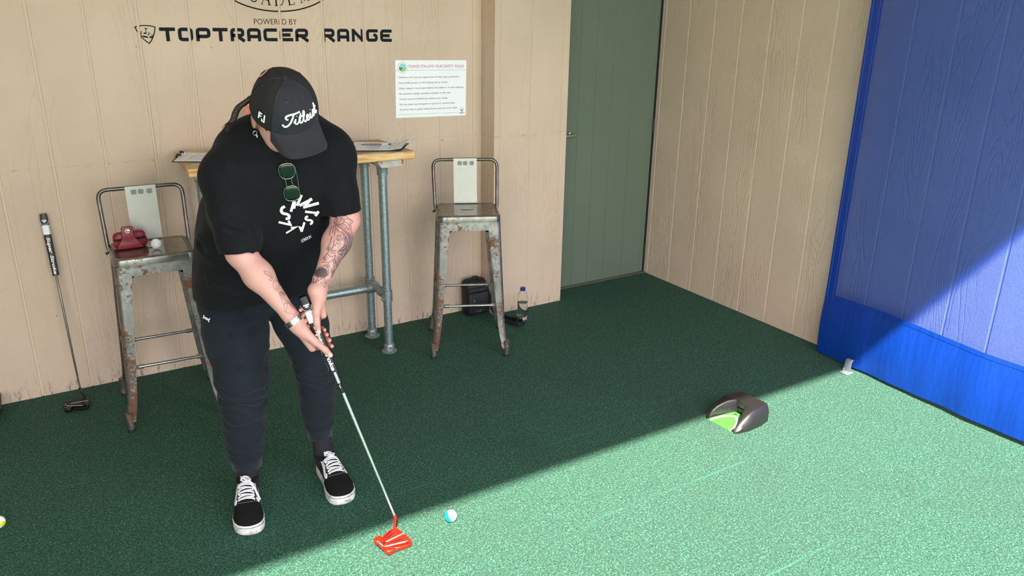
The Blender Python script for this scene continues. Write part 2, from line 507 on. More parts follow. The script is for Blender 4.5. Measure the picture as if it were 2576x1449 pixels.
# shield emblem
def sh(u, v): return (0.5135 + (u - 268) * 0.000222, 1.6055 - (v - 460) * 0.000227)
em = thing('shield_emblem', 'shield emblem with a flag on a green, left of the squared capitals', 'emblem', (0.555, 0, 1.57))
fn0 = lambda x, y, z: (x, -0.0004 - z, y)
mb = MB()
outl = [sh(*q) for q in ((275, 492), (330, 478), (400, 466), (450, 464), (520, 467), (590, 477), (637, 492), (620, 570), (590, 650), (545, 730), (498, 788), (440, 745), (370, 670), (320, 590))]
mb.ribbon(outl, 0.0042, 0.0005, fn0, True)
cut_grooves(mb).build('shield_outline', M_VINYL2, em, smooth=0)
mb = MB()
mb.ribbon([sh(455, 510), (sh(462, 555)), sh(468, 600)], 0.0024, 0.0005, fn0)
mb.prism([sh(452, 507), sh(508, 517), sh(480, 532), sh(456, 532)], 0.0005, fn0)
for poly in (((330, 590), (375, 592), (390, 620), (345, 625)), ((385, 640), (485, 660), (490, 690), (400, 675)), ((510, 660), (590, 655), (560, 692), (515, 690)),
             ((410, 592), (460, 588), (470, 612), (430, 618)), ((482, 620), (520, 615), (525, 632), (490, 636)), ((490, 590), (530, 596), (545, 612), (505, 606)), ((545, 625), (598, 640), (590, 650), (555, 645)), ((350, 640), (385, 636), (380, 660), (362, 660)), ((362, 572), (395, 572), (395, 584), (365, 584))):
    mb.prism([sh(*q) for q in poly], 0.0005, fn0)
cut_grooves(mb).build('flag_and_green', M_VINYL, em, smooth=0)
# oval crest, cropped by the top of the photograph
cr = thing('oval_crest', 'large oval crest line with serif letters above the POWERED BY line', 'crest', (1.137, 0, 1.834))
CX, CZ, CA, CB = 1.137, 1.836, 0.292, 0.170
mb = MB()
mb.ribbon([(CX + CA * math.cos(q * math.pi / 60), CZ + CB * math.sin(q * math.pi / 60)) for q in range(120)], 0.0058, 0.0005, fn0, True)
cut_grooves(mb).build('oval_ring', M_VINYL2, cr, smooth=0)
def serif(ch):
    k, n = 0.115, 0.05
    S = {'A': [([(0.08, 0), (0.5, 1)], n), ([(0.5, 1), (0.92, 0)], k), ([(0.24, 0.36), (0.76, 0.36)], n), ([(-0.05, 0.02), (0.22, 0.02)], 0.04), ([(0.74, 0.02), (1.08, 0.02)], 0.04)],
         'D': [([(0.16, 0), (0.16, 1)], k), ([(0, 0.02), (0.5, 0.02), (0.78, 0.1), (0.95, 0.32), (0.98, 0.5), (0.95, 0.68), (0.78, 0.9), (0.5, 0.98), (0, 0.98)], 0.06)],
         'E': [([(0.16, 0), (0.16, 1)], k), ([(0, 0.02), (0.68, 0.02), (0.74, 0.17)], 0.05), ([(0.16, 0.52), (0.56, 0.52)], 0.05), ([(0, 0.98), (0.66, 0.98), (0.7, 0.86)], 0.05)],
         'C': [([(0.95, 0.2), (0.8, 0.07), (0.55, 0.02), (0.3, 0.1), (0.1, 0.3), (0.05, 0.5), (0.1, 0.7), (0.3, 0.9), (0.55, 0.98), (0.8, 0.93), (0.95, 0.8)], 0.075)],
         'M': [([(0.1, 0), (0.18, 1)], n), ([(0.18, 1), (0.52, 0.1)], k), ([(0.52, 0.1), (0.86, 1)], n), ([(0.86, 1), (0.95, 0)], k), ([(-0.03, 0.02), (0.22, 0.02)], 0.04), ([(0.8, 0.02), (1.1, 0.02)], 0.04)],
         'Y': [([(0.05, 1), (0.5, 0.45)], k), ([(0.95, 1), (0.5, 0.45)], n), ([(0.5, 0.45), (0.5, 0)], k)]}
    return S[ch]
mb = MB()
LH = 0.058
for ch, ang in zip('ACADEMY', (-134.5, -118, -103.5, -89.0, -74.5, -60.0, -45.0)):
    t_ = math.radians(ang)
    ix, iz = CX + (CA - 0.040) * math.cos(t_), CZ + (CB - 0.024) * math.sin(t_)
    tx, tz = -CA * math.sin(t_), CB * math.cos(t_); L_ = math.hypot(tx, tz)
    fn = wallfn(ix, iz, math.atan2(tz, tx))
    for path, w in serif(ch):
        mb.ribbon([((px - 0.5) * LH * 0.72, pz * LH) for px, pz in path], w * LH, 0.0004 + 0.0002 * serif(ch).index((path, w)), fn)
cut_grooves(mb).build('serif_letters', M_VINYL2, cr, smooth=0)

# ------------------------------------------------------------------ safety sign
M_SIGN = simple('sign_white_face', srgb(250, 253, 255), 0.35)
sg = thing('safety_sign', 'white rectangular safety rules sign with magenta heading on the back wall', 'sign', (1.907, 0, 1.287))
a_ = math.radians(-1.25)
sfn = lambda x, y, z: (1.7015 + x * math.cos(a_) - y * math.sin(a_), -0.004 - z, 1.1475 + x * math.sin(a_) + y * math.cos(a_))
SW, SH = 0.411, 0.289
MB().prism([(0, 0), (SW, 0), (SW, SH), (0, SH)], 0.0036, lambda x, y, z: (sfn(x, y, 0)[0], -0.0005 - z, sfn(x, y, 0)[2])).build('sign_board', M_SIGN, sg, smooth=0)
def sign_mat(n, c): return simple(n, c, 0.5)
M_SNAVY = sign_mat('sign_navy_ink', srgb(40, 52, 66)); M_SMAG = sign_mat('sign_magenta_ink', srgb(186, 62, 128)); M_STEAL = sign_mat('sign_teal_ink', srgb(118, 178, 166))
sX = lambda u: (u - 160) / 1545 * SW
def sY(u, v):
    top = 95; bot = 1338 - (u - 215) * 0.0425
    return SH * (1 - (v - top) / (bot - top))
mb = MB(); f_ = lambda x, y, z: sfn(sX(445) + x, sY(445, 250) + y, z)
put_text(mb, 'PLEASE FOLLOW OUR SAFETY RULES', f_, sX(1648) - sX(445), 0.0142, h=0.0003, offset=0.004)
mb.build('heading', M_SMAG, sg, smooth=0)
for txt, x0, x1, v in (('Children u13 must be supervised on the range at all times', 222, 1548, 476), ('Only ONE person on the hitting mat at a time', 225, 1276, 594),
                       ('Other players must stand behind the table or on the walkway', 230, 1650, 712), ('No practice swings anywhere except on the mat', 232, 1348, 828),
                       ("Check no-one's behind you before you swing", 238, 1278, 944), ('Do not step onto the grass or gravel to retrieve balls', 242, 1452, 1060),
                       ("If you're new to golf, swing slowly and ask us for help!", 248, 1504, 1172)):
    mb = MB(); y_ = sY(x0, v)
    put_text(mb, txt, lambda x, y, z, x0=x0, y_=y_: sfn(sX(x0) + x, y_ + y + x * 0.004, z), sX(x1) - sX(x0), 0.0083, h=0.0003, offset=0.008)
    mb.build('rule_line', M_SNAVY, sg, smooth=0)
for x0, x1, v, w in ((165, 1705, 308, 0.0014), (215, 1525, 1268, 0.0014)):
    mb = MB(); y_ = sY(x0, v); y2 = sY(x1, v - (x1 - x0) * (0.008 if v < 400 else 0.042))
    mb.ribbon([(sX(x0), y_), (sX(x1), y2)], w, 0.0002, sfn); mb.build('rule_stripe', M_STEAL, sg, smooth=0)
cx, cy, cr_ = sX(313), sY(313, 250), 0.0272
circ = lambda r, n=40: [(cx + r * math.cos(2 * math.pi * k / n), cy + r * 1.03 * math.sin(2 * math.pi * k / n)) for k in range(n)]
MB().prism(circ(cr_), 0.0004, sfn).build('logo_disc', M_SIGN, sg, smooth=0)
MB().ribbon(circ(cr_), 0.0012, 0.0005, sfn, True).build('logo_ring', sign_mat('sign_grey_blue', srgb(112, 140, 160)), sg, smooth=0)
lf = lambda x, y, z: sfn(cx + x, cy + y, z)
R2 = 0.0208
arc = lambda a, b, n=16: [(R2 * math.cos(math.radians(a + (b - a) * k / n)), R2 * math.sin(math.radians(a + (b - a) * k / n))) for k in range(n + 1)]
MB().prism(arc(0, 360, 40)[:-1], 0.0005, lf).build('logo_sky', sign_mat('sign_sky', srgb(160, 214, 232)), sg, smooth=0)
MB().prism(arc(180, 228) + [(-0.004, -0.006), (0.002, -0.002), (-0.009, 0.0012)], 0.0007, lf).build('logo_dark_hill', sign_mat('sign_dark_green', srgb(62, 124, 88)), sg, smooth=0)
MB().prism(arc(222, 352) + [(0.008, -0.002), (-0.004, -0.005)], 0.0006, lf).build('logo_light_hill', sign_mat('sign_light_green', srgb(152, 208, 122)), sg, smooth=0)
mb = MB(); q = lambda x, y: (sX(1612) + x, sY(1612, 1158) + y)
mb.ribbon([q(-0.010, 0.009), q(0, 0.0105), q(0.010, 0.009), q(0.007, -0.003), q(0, -0.011), q(-0.007, -0.003)], 0.0013, 0.0003, sfn, True)
mb.prism([q(-0.007, 0.002), q(0.006, 0.001), q(0.004, -0.004), q(-0.004, -0.003)], 0.0003, sfn)
mb.ribbon([q(-0.017, -0.0145), q(0.018, -0.0135)], 0.0022, 0.0003, sfn); mb.ribbon([q(-0.010, -0.0185), q(0.010, -0.018)], 0.002, 0.0003, sfn)
mb.build('small_shield_mark', M_SNAVY, sg, smooth=0)
# small grey and orange plate seen behind the braid
pl = thing('wall_plate', 'small grey plate with an orange stripe on the wall behind the braid', 'plate', (0.935, 0, 1.215))
MB().box((0.93, -0.006, 1.212), (0.062, 0.012, 0.075)).build('plate_body', simple('plate_grey', srgb(150, 138, 120), 0.5), pl, bevel=0.002)
MB().box((0.945, -0.0128, 1.222), (0.016, 0.002, 0.055)).build('orange_stripe', simple('plate_orange', srgb(226, 110, 84), 0.5), pl, smooth=0)
# ------------------------------------------------------------------ metal bar stools
def rusty(name, amount, base=(0.50, 0.50, 0.475), rough=0.3, low=0.62):
    t = NT(name)
    p = t.pos(obj=True)
    n1 = t.noise(p, 75, 5.0, 0.7); n2 = t.noise(p, 9, 3.0, 0.6); n3 = t.noise(p, 28, 4.0)
    r = t.math('ADD', t.math('MULTIPLY', n1, 0.55), t.math('MULTIPLY', n2, 0.6))
    r = t.math('MULTIPLY', t.math('SUBTRACT', r, amount), 14.0, True)
    steel = t.ramp(n3, [(0.3, tuple(c * low for c in base)), (0.7, base)])
    rust = t.ramp(n1, [(0.35, (0.05, 0.025, 0.018)), (0.65, (0.21, 0.10, 0.05))])
    t.set(Base_Color=t.mix(r, steel, rust), Metallic=t.math('SUBTRACT', 0.86, t.math('MULTIPLY', r, 0.8)),
          Roughness=t.math('ADD', rough, t.math('MULTIPLY', r, 0.5)), Normal=t.bump(t.math('ADD', n3, r), 0.12, 0.001))
    return t.m
M_LEG = rusty('worn_rusty_steel', 0.585, (0.30, 0.29, 0.28), 0.38)
M_SEAT = rusty('polished_steel_seat', 0.80, (0.40, 0.375, 0.345), 0.14)
M_RIM = rusty('worn_steel_rim', 0.64, (0.30, 0.285, 0.265), 0.26)
M_TUBE = rusty('steel_tube', 0.72, (0.21, 0.19, 0.175), 0.28)
M_RAIL = rusty('steel_rail', 0.68, (0.46, 0.44, 0.42), 0.25)
M_PLATE = rusty('dull_zinc_plate', 0.83, (0.37, 0.375, 0.33), 0.46, 0.93)
M_SPOT = simple('weld_spot_grey', srgb(118, 121, 118), 0.5, 0.5)
M_RUBBER = simple('black_rubber', (0.012, 0.012, 0.012), 0.7)

def rrect(hx, hy, r, z, n=5, y0=0.0):
    pts = []
    for sx, sy, a0 in ((1, 1, 0), (-1, 1, 90), (-1, -1, 180), (1, -1, 270)):
        for k in range(n + 1):
            a = math.radians(a0 + 90 * k / n)
            pts.append(Vector((sx * (hx - r) + r * math.cos(a), y0 + sy * (hy - r) + r * math.sin(a), z)))
    return pts
def make_stool(label):
    s = thing('bar_stool', label, 'stool', local=True)
    ZT = 0.735
    # seat pan: outer rim turned down, top dished, slot in the middle
    mb = MB()
    rings = [rrect(0.150, 0.133, 0.030, ZT - 0.032), rrect(0.157, 0.140, 0.034, ZT - 0.034), rrect(0.157, 0.140, 0.034, ZT - 0.012), rrect(0.1555, 0.1385, 0.034, ZT - 0.005),
             rrect(0.151, 0.134, 0.033, ZT - 0.0008), rrect(0.146, 0.129, 0.032, ZT), rrect(0.140, 0.123, 0.031, ZT - 0.0008), rrect(0.134, 0.117, 0.030, ZT - 0.004)]
    mb.loft(rings, True, False)
    mb.build('seat_rim', M_RIM, s, 50, world=False)
    mb = MB(); inner = rrect(0.134, 0.117, 0.030, ZT - 0.004)
    n = len(inner)
    slot = []
    for p in inner:
        a = math.atan2(p.y, p.x); c_, s_ = math.cos(a), math.sin(a)
        slot.append(Vector((max(-0.027, min(0.027, p.x * 0.5)) + 0.007 * c_, 0.0065 * (1 if s_ > 0 else -1) * min(1, abs(s_) * 3), ZT - 0.0042)))
    mid = [p * 0.55 + q * 0.45 for p, q in zip(inner, slot)]
    mid = [Vector((p.x, p.y, ZT - 0.0042)) for p in mid]
    mb.loft([inner, mid, slot, [p + Vector((0, 0, -0.012)) for p in slot]], True, False)
    mb.build('seat_panel', M_SEAT, s, 40, world=False)
    MB().loft([rrect(0.148, 0.131, 0.03, ZT - 0.020), rrect(0.148, 0.131, 0.03, ZT - 0.018)]).build('seat_underside', M_RUBBER, s, 0, world=False)
    # apron under the rim
    mb = MB()
    for sx, sy in ((0, -1), (0, 1), (1, 0), (-1, 0)):
        if sx == 0:
            mb.add([(-0.10, sy * 0.139, ZT - 0.033), (0.10, sy * 0.139, ZT - 0.033), (0.10, sy * 0.1418, ZT - 0.075), (-0.10, sy * 0.1418, ZT - 0.075),
                    (-0.10, sy * 0.136, ZT - 0.033), (0.10, sy * 0.136, ZT - 0.033), (0.10, sy * 0.139, ZT - 0.075), (-0.10, sy * 0.139, ZT - 0.075)],
                   [(0, 1, 2, 3), (4, 5, 6, 7), (0, 1, 5, 4), (2, 3, 7, 6), (0, 3, 7, 4), (1, 2, 6, 5)])
        else:
            mb.add([(sx * 0.156, -0.09, ZT - 0.033), (sx * 0.156, 0.09, ZT - 0.033), (sx * 0.158, 0.09, ZT - 0.075), (sx * 0.158, -0.09, ZT - 0.075),
                    (sx * 0.153, -0.09, ZT - 0.033), (sx * 0.153, 0.09, ZT - 0.033), (sx * 0.155, 0.09, ZT - 0.075), (sx * 0.155, -0.09, ZT - 0.075)],
                   [(0, 1, 2, 3), (4, 5, 6, 7), (0, 1, 5, 4), (2, 3, 7, 6), (0, 3, 7, 4), (1, 2, 6, 5)])
    mb.build('apron', M_LEG, s, 0, world=False)
    # legs: folded sheet angles that taper to the foot and kick outwards at the bottom
    for sx in (-1, 1):
        for sy in (-1, 1):
            def sec(z):
                t_ = (ZT - 0.032 - z) / (ZT - 0.032)
                kick = max(0.0, (0.17 - z) / 0.17) ** 1.6 * 0.016
                ox = 0.156 + 0.032 * t_ + kick; oy = 0.139 + 0.048 * t_ + kick
                w = 0.064 - 0.036 * t_ if z > 0.03 else 0.026
                r = min(0.022, w * 0.55); th = 0.0045
                prof = [(w, 0.0)] + [(r - r * math.sin(a), r - r * math.cos(a)) for a in [k * math.pi / 10 for k in range(0, 6)]] + [(0.0, w)]
                inn = [(th, w)] + [(r - (r - th) * math.cos(a), r - (r - th) * math.sin(a)) for a in [k * math.pi / 10 for k in range(0, 6)]] + [(w, th)]
                return [Vector((sx * (ox - x), sy * (oy - y), z)) for x, y in prof + inn]
            mb = MB().loft([sec(z) for z in (ZT - 0.033, 0.66, 0.55, 0.42, 0.30, 0.22, 0.16, 0.12, 0.08, 0.045)])
            leg = mb.build('leg', M_LEG, s, 40, world=False)
            bx, by = sx * (0.156 + 0.032 - 0.001), sy * (0.139 + 0.048 - 0.001)
            MB().lathe([(0.0135, 0.012), (0.0135, 0.05), (0.0155, 0.085)], (bx, by, 0), segs=14).build('foot_sleeve', M_LEG, leg, 40, world=False)
            MB().lathe([(0.0150, 0.0), (0.0155, 0.006), (0.0145, 0.0135)], (bx, by, 0), segs=14).build('rubber_foot', M_RUBBER, leg, 40, world=False)
    # foot rails with flattened ends
    def rail(a, b, r=0.0068):
        A, B = Vector(a), Vector(b); d = (B - A)
        mb = MB().tube([A + d * 0.07, A + d * 0.10, B - d * 0.10, B - d * 0.07], [r * 0.95, r, r, r * 0.95], 10)
        for P, q in ((A, 1), (B, -1)):
            u = d.normalized()
            mb.box(P + u * (0.012 * q) + d * 0.02 * q, (0.045, 0.0045, 0.019) if abs(d.x) > abs(d.y) else (0.0045, 0.045, 0.019))
        mb.build('foot_rail', M_RAIL, s, 45, world=False, bevel=0.0012, bseg=1)
    lx = lambda z: 0.156 + 0.032 * (ZT - z) / ZT - 0.012
    ly = lambda z: 0.139 + 0.048 * (ZT - z) / ZT - 0.012
    z1, z2 = 0.272, 0.315
    rail((-lx(z1) + 0.02, -ly(z1), z1), (lx(z1) - 0.02, -ly(z1), z1)); rail((-lx(z1) + 0.02, ly(z1), z1), (lx(z1) - 0.02, ly(z1), z1))
    rail((-lx(z2), -ly(z2) + 0.02, z2), (-lx(z2), ly(z2) - 0.02, z2)); rail((lx(z2), -ly(z2) + 0.02, z2), (lx(z2), ly(z2) - 0.02, z2))
    # crossed braces under the seat
    for q in (-1, 1):
        a = Vector((-0.138, -0.120 * q, ZT - 0.104)); b = Vector((0.138, 0.120 * q, ZT - 0.104)); m = Vector((0, 0, ZT - 0.06))
        MB().tube([a, m, b], 0.018, 8, squash=0.12, up=(0, 0, 1)).build('cross_brace', M_RUBBER, s, 30, world=False)
    # back frame and plate
    path = fillet([(-0.159, 0.085, ZT - 0.028), (-0.160, 0.098, ZT - 0.002), (-0.166, 0.168, 0.955), (0.166, 0.168, 0.955), (0.160, 0.098, ZT - 0.002), (0.159, 0.085, ZT - 0.028)], 0.042, 7)
    rad = [0.0085] * len(path)
    rad[0] = rad[-1] = 0.005; rad[1] = rad[-2] = 0.006
    MB().tube(path, rad, 12).build('back_frame', M_TUBE, s, 60, world=False)
    MB().tube(smoothpath([(-0.160, 0.082, ZT - 0.026), (-0.168, 0.076, ZT - 0.032), (-0.170, 0.068, ZT - 0.024), (-0.162, 0.062, ZT - 0.022)], 5), 0.0035, 8).build('hook', M_TUBE, s, 60, world=False)
    mb = MB(); rows = []
    for x in (-0.060, 0.060):
        rows.append([(x, 0.138, ZT - 0.006), (x, 0.140, ZT + 0.01), (x, 0.150, 0.83), (x, 0.158, 0.945), (x, 0.160, 0.962), (x, 0.168, 0.9655), (x, 0.1765, 0.960), (x, 0.177, 0.945),
                     (x, 0.174, 0.945), (x, 0.163, 0.943), (x, 0.1535, 0.83), (x, 0.1435, ZT + 0.01), (x, 0.1415, ZT - 0.006)])
    mb.loft(rows, True, True)
    pt = mb.build('back_plate', M_PLATE, s, 40, world=False)
    for dx in (-0.028, 0.0, 0.034):
        MB().prism([(dx + 0.011 * math.copysign(abs(math.cos(k * math.pi / 8)) ** 0.45, math.cos(k * math.pi / 8)), 0.0105 * math.copysign(abs(math.sin(k * math.pi / 8)) ** 0.45, math.sin(k * math.pi / 8))) for k in range(16)], 0.0006, lambda x, y, z: (x, 0.1560 - z + y * 0.07, 0.938 + y)).build('weld_spot', M_SPOT, pt, 0, world=False)
    return s
stool_right = make_stool('bare steel bar stool with an empty seat, right of the pipe-legged table')
stool_right['group'] = 'rusty steel bar stools'
stool_left = copy_tree(stool_right)
stool_left['label'] = 'rusty steel bar stool holding a red putter cover and a golf ball'
stool_right.location = (1.888, -0.428, 0); stool_right.rotation_euler = (0, 0, math.radians(-25))
stool_left.location = (0.414, -0.365, 0); stool_left.rotation_euler = (0, 0, math.radians(-3))

# ------------------------------------------------------------------ high table on scaffold pipe
t = NT('reclaimed_pine')
p = t.pos((1.2, 14, 14))
g = t.noise(p, 3.0, 5.0, 0.6, 1.2)
w_ = t.noise(t.pos((3, 9, 9)), 2.2, 3.0)
c = t.ramp(g, [(0.3, srgb(168, 112, 58)), (0.5, srgb(226, 178, 112)), (0.7, srgb(243, 205, 140))])
c = t.mix(t.math('MULTIPLY', t.math('SUBTRACT', w_, 0.52), 5.0, True), c, srgb(238, 214, 166))
t.set(Base_Color=c, Roughness=0.5, Normal=t.bump(g, 0.25, 0.002)); M_PINE = t.m
t = NT('worn_tabletop')
g = t.noise(t.pos((1.5, 16, 16)), 3.0, 5.0, 0.6, 1.0); w_ = t.noise(t.pos((2, 5, 5)), 2.6, 4.0, 0.65)
c = t.ramp(g, [(0.3, srgb(142, 98, 58)), (0.55, srgb(196, 156, 108)), (0.75, srgb(216, 184, 140))])
c = t.mix(t.math('MULTIPLY', t.math('SUBTRACT', w_, 0.5), 6.0, True), c, srgb(222, 206, 172))
t.set(Base_Color=c, Roughness=0.55, Normal=t.bump(g, 0.3, 0.002)); M_TTOP = t.m
t = NT('galvanised_pipe')
p = t.pos()
n1 = t.noise(p, 90, 4.0, 0.65); n2 = t.noise(p, 320, 2.0)
t.set(Base_Color=t.ramp(n1, [(0.3, (0.20, 0.27, 0.29)), (0.55, (0.33, 0.41, 0.43)), (0.75, (0.46, 0.53, 0.54))]), Metallic=0.75, Roughness=t.math('ADD', 0.33, t.math('MULTIPLY', n1, 0.25)), Normal=t.bump(n2, 0.1, 0.0008))
M_GALV = t.m
M_CAST = simple('cast_fitting', (0.30, 0.35, 0.36), 0.5, 0.7, 130, 0.35, 0.25)
t = NT('peeling_white_paint')
n1 = t.noise(t.pos((18, 18, 30)), 1.5, 4.0, 0.6)
t.set(Base_Color=t.ramp(n1, [(0.40, srgb(140, 84, 50)), (0.46, srgb(206, 196, 186)), (0.7, srgb(226, 222, 216))]), Roughness=0.7, Normal=t.bump(n1, 0.4, 0.003))
M_PEEL = t.m
tb = thing('high_table', 'high table with a thick pine top on galvanised scaffold pipe legs', 'table', (1.08, -0.26, 0))
QB0, QB1, QF0, QF1 = Vector((0.603, -0.014, 0)), Vector((1.553, -0.126, 0)), Vector((0.577, -0.470, 0)), Vector((1.570, -0.508, 0))
TZ = 1.068; TT = 0.038
def on_top(u, v): return (QB0.lerp(QB1, u)).lerp(QF0.lerp(QF1, u), v)
for i, (v0, v1) in enumerate(((0, 0.33), (0.334, 0.68), (0.684, 1.0))):
    a, b, c_, d = on_top(0, v0), on_top(1, v0), on_top(1, v1), on_top(0, v1)
    dz = (0.0, 0.0008, -0.0004)[i]
    mb = MB().prism([(q.x, q.y) for q in (d, c_, b, a)], TT, lambda x, y, z: (x, y, TZ - TT + z + dz))
    mb.build('tabletop_board', [M_TTOP], tb, smooth=40, bevel=0.0055)
mb = MB().prism([(q.x, q.y) for q in (QF0 + Vector((0.003, 0.014, 0)), QF1 + Vector((-0.003, 0.014, 0)), QF1 + Vector((-0.0005, -0.0012, 0)), QF0 + Vector((0.0005, -0.0012, 0)))][::-1], TT - 0.004, lambda x, y, z: (x, y, TZ - TT + 0.0005 + z))
mb.build('front_edge_strip', M_PINE, tb, smooth=40, bevel=0.004)
for x0 in (1.435, 0.625):
    mb = MB()
    prof = [(0.0, 0.0), (0.0, -0.030), (0.016, -0.056), (0.116, -0.056), (0.130, -0.040), (0.130, 0.0)]
    mb.loft([[(x0 + px, yy, TZ - TT + pz) for px, pz in prof] for yy in (-0.385, -0.375, -0.06)])
    mb.build('support_block', M_PEEL, tb, smooth=30, bevel=0.003)
PX = (1.4795, 0.69)
for x in PX:
    for y in (-0.324, -0.095):
        zt = TZ - TT - 0.056
        MB().lathe([(0.0212, 0.0), (0.0212, zt)], (x, y, 0), segs=24, caps=False).build('pipe_leg', M_GALV, tb, 40)
        mb = MB().lathe([(0.0385, 0.001), (0.039, 0.006), (0.036, 0.009), (0.0268, 0.011), (0.0262, 0.044), (0.0245, 0.046), (0.0213, 0.046)], (x, y, 0), segs=28)
        mb.lathe([(0.007, 0), (0.0075, 0.012), (0.006, 0.014)], (x - 0.004, y - 0.022, 0.028), (0, -1, 0), 12)
        mb.build('floor_flange', M_CAST, tb, 40)
        MB().lathe([(0.0214, 0.0), (0.026, 0.002), (0.0265, 0.034), (0.030, 0.040), (0.0315, 0.048)], (x, y, zt - 0.045), segs=24).build('top_collar', M_CAST, tb, 40)
        zc = 0.31
        mb = MB().lathe([(0.0214, -0.030), (0.0265, -0.029), (0.0265, 0.029), (0.0214, 0.030)], (x, y, zc), segs=24)
        s_ = 1 if y < -0.2 else -1
        mb.lathe([(0.0265, 0.018), (0.022, 0.055), (0.0265, 0.060), (0.0265, 0.078)], (x, y, zc), (0, s_, 0), 20)
        mb.lathe([(0.006, 0.022), (0.0065, 0.032), (0.005, 0.034)], (x - 0.006, y, zc - 0.012), (-1, -0.5, 0), 10)
        mb.build('tee_collar', M_CAST, tb, 40)
    MB().lathe([(0.0212, 0.0), (0.0212, 0.115)], (x, -0.268, 0.31), (0, 1, 0), 20).build('short_pipe', M_GALV, tb, 40)
    q = -1 if x > 1 else 1
    MB().lathe([(0.0268, -0.02), (0.0268, 0.045), (0.0245, 0.047), (0.0213, 0.047)], (x, -0.158, 0.303), (q, 0, 0), 20).build('cross_tee', M_CAST, tb, 40)
MB().lathe([(0.0212, 0.0), (0.0212, PX[0] - PX[1] - 0.05)], (PX[1] + 0.025, -0.158, 0.303), (1, 0, 0), 20).build('cross_pipe', M_GALV, tb, 40)

# clipboards, papers and pen on the table
M_PAPER = simple('white_paper', srgb(240, 240, 247), 0.7)
M_INK = simple('printed_ink', srgb(160, 164, 182), 0.7)
M_BOARD = simple('dark_clipboard', (0.018, 0.014, 0.016), 0.45)
M_CLIP = simple('chrome_clip', (0.72, 0.72, 0.74), 0.15, 1.0)
M_BLK = simple('black_plastic', (0.011, 0.011, 0.013), 0.35)
def quad_fn(A, B, Cc, D, z):
    """(u, v) in the unit square to a point of the quad"""
    A, B, Cc, D = (Vector(q) for q in (A, B, Cc, D))
    return lambda u, v, h=0.0: (A.lerp(B, u)).lerp(D.lerp(Cc, u), v).to_3d() + Vector((0, 0, z + h))
def quad_slab(A, B, Cc, D, z, h):
    f = quad_fn(A, B, Cc, D, z)
    return MB().prism([(0, 0), (1, 0), (1, 1), (0, 1)], h, lambda u, v, hh: f(u, v, hh))
cb = thing('clipboard', 'dark clipboard with a wire bulldog clip on the left end of the table', 'clipboard', (0.65, -0.22, TZ))
cA, cB_, cC, cD = (0.548, -0.318), (0.655, -0.405), (0.802, -0.160), (0.690, -0.062)
cA, cB_, cC, cD = (0.545, -0.305), (0.790, -0.435), (0.845, -0.240), (0.620, -0.100)
quad_slab(cA, cB_, cC, cD, TZ + 0.0006, 0.0032).build('board', M_BOARD, cb, smooth=0)
f = quad_fn(cA, cB_, cC, cD, TZ + 0.0038)
MB().prism([(0.035, 0.035), (0.985, 0.035), (0.985, 0.965), (0.035, 0.965)], 0.0014, lambda u, v, h: f(u, v, h)).build('paper_sheet', M_PAPER, cb, smooth=0)
mb = MB()
for k in range(17):
    u = 0.25 + 0.042 * k
    mb.ribbon([(u, 0.12), (u, 0.12 + (0.78 if k % 5 else 0.5))], 0.007 if k % 5 else 0.011, 0.0002, lambda x, y, z: f(x, y, 0.0015 + z))
mb.build('printed_lines', M_INK, cb, smooth=0)
for v in (0.36, 0.66):
    MB().tube([f(0.02, v, 0.004), f(0.055, v, 0.016), f(0.10, v, 0.014)], 0.0055, 10).build('clip_lever', M_BLK, cb)
mb = MB().tube([f(0.03, 0.34, 0.005), f(0.05, 0.5, 0.013), f(0.03, 0.68, 0.005)], 0.006, 8)
mb.tube(smoothpath([f(0.06, 0.36, 0.013), f(0.17, 0.42, 0.02), f(0.17, 0.60, 0.02), f(0.06, 0.66, 0.013)], 5), 0.0014, 6)
mb.build('clip_wire', M_CLIP, cb)
cb2 = thing('clipboard', 'dark clipboard under curled papers on the right end of the table', 'clipboard', (1.44, -0.33, TZ))
dA, dB, dC, dD = (1.285, -0.395), (1.500, -0.498), (1.625, -0.325), (1.400, -0.180)
quad_slab(dA, dB, dC, dD, TZ + 0.0006, 0.0032).build('board', M_BOARD, cb2, smooth=0)
f2 = quad_fn(dA, dB, dC, dD, TZ + 0.0038)
def curl(u, v, h):
    k = max(0.0, u - 0.72) / 0.28
    return f2(u, v, h + 0.022 * k * k * (0.35 + 0.65 * v))
for s_, du in ((0, 0.0), (1, 0.02)):
    mb = MB(); N = 14; vs = []; fs = []
    for i in range(N + 1):
        for j in range(5):
            u, v = 0.02 + du + (1.0 + 0.06 * (1 - s_) * (j / 4)) * i / N * 0.98, 0.03 + 0.94 * j / 4 + (-0.06 if (i == N and j == 0 and s_ == 0) else 0)
            for hh in (0, 0.0006):
                vs.append(curl(u, v, 0.0008 * (1 - s_) + hh + 0.0008))
    idx = lambda i, j, k: (i * 5 + j) * 2 + k
    for i in range(N):
        for j in range(4):
            for k in (0, 1):
                fs.append((idx(i, j, k), idx(i + 1, j, k), idx(i + 1, j + 1, k), idx(i, j + 1, k)))
        for j in (0, 4): fs.append((idx(i, j, 0), idx(i + 1, j, 0), idx(i + 1, j, 1), idx(i, j, 1)))
    for i in (0, N):
        for j in range(4): fs.append((idx(i, j, 0), idx(i, j + 1, 0), idx(i, j + 1, 1), idx(i, j, 1)))
    mb.add(vs, fs); mb.build('paper_sheet', M_PAPER, cb2, smooth=60)
mb = MB()
for u in (0.12, 0.33, 0.40, 0.47, 0.54, 0.75, 0.78, 0.86):
    mb.ribbon([(u, 0.08), (u, 0.5), (u, 0.9)], 0.005, 0.0002, lambda x, y, z: curl(x, y, 0.0026 + z))
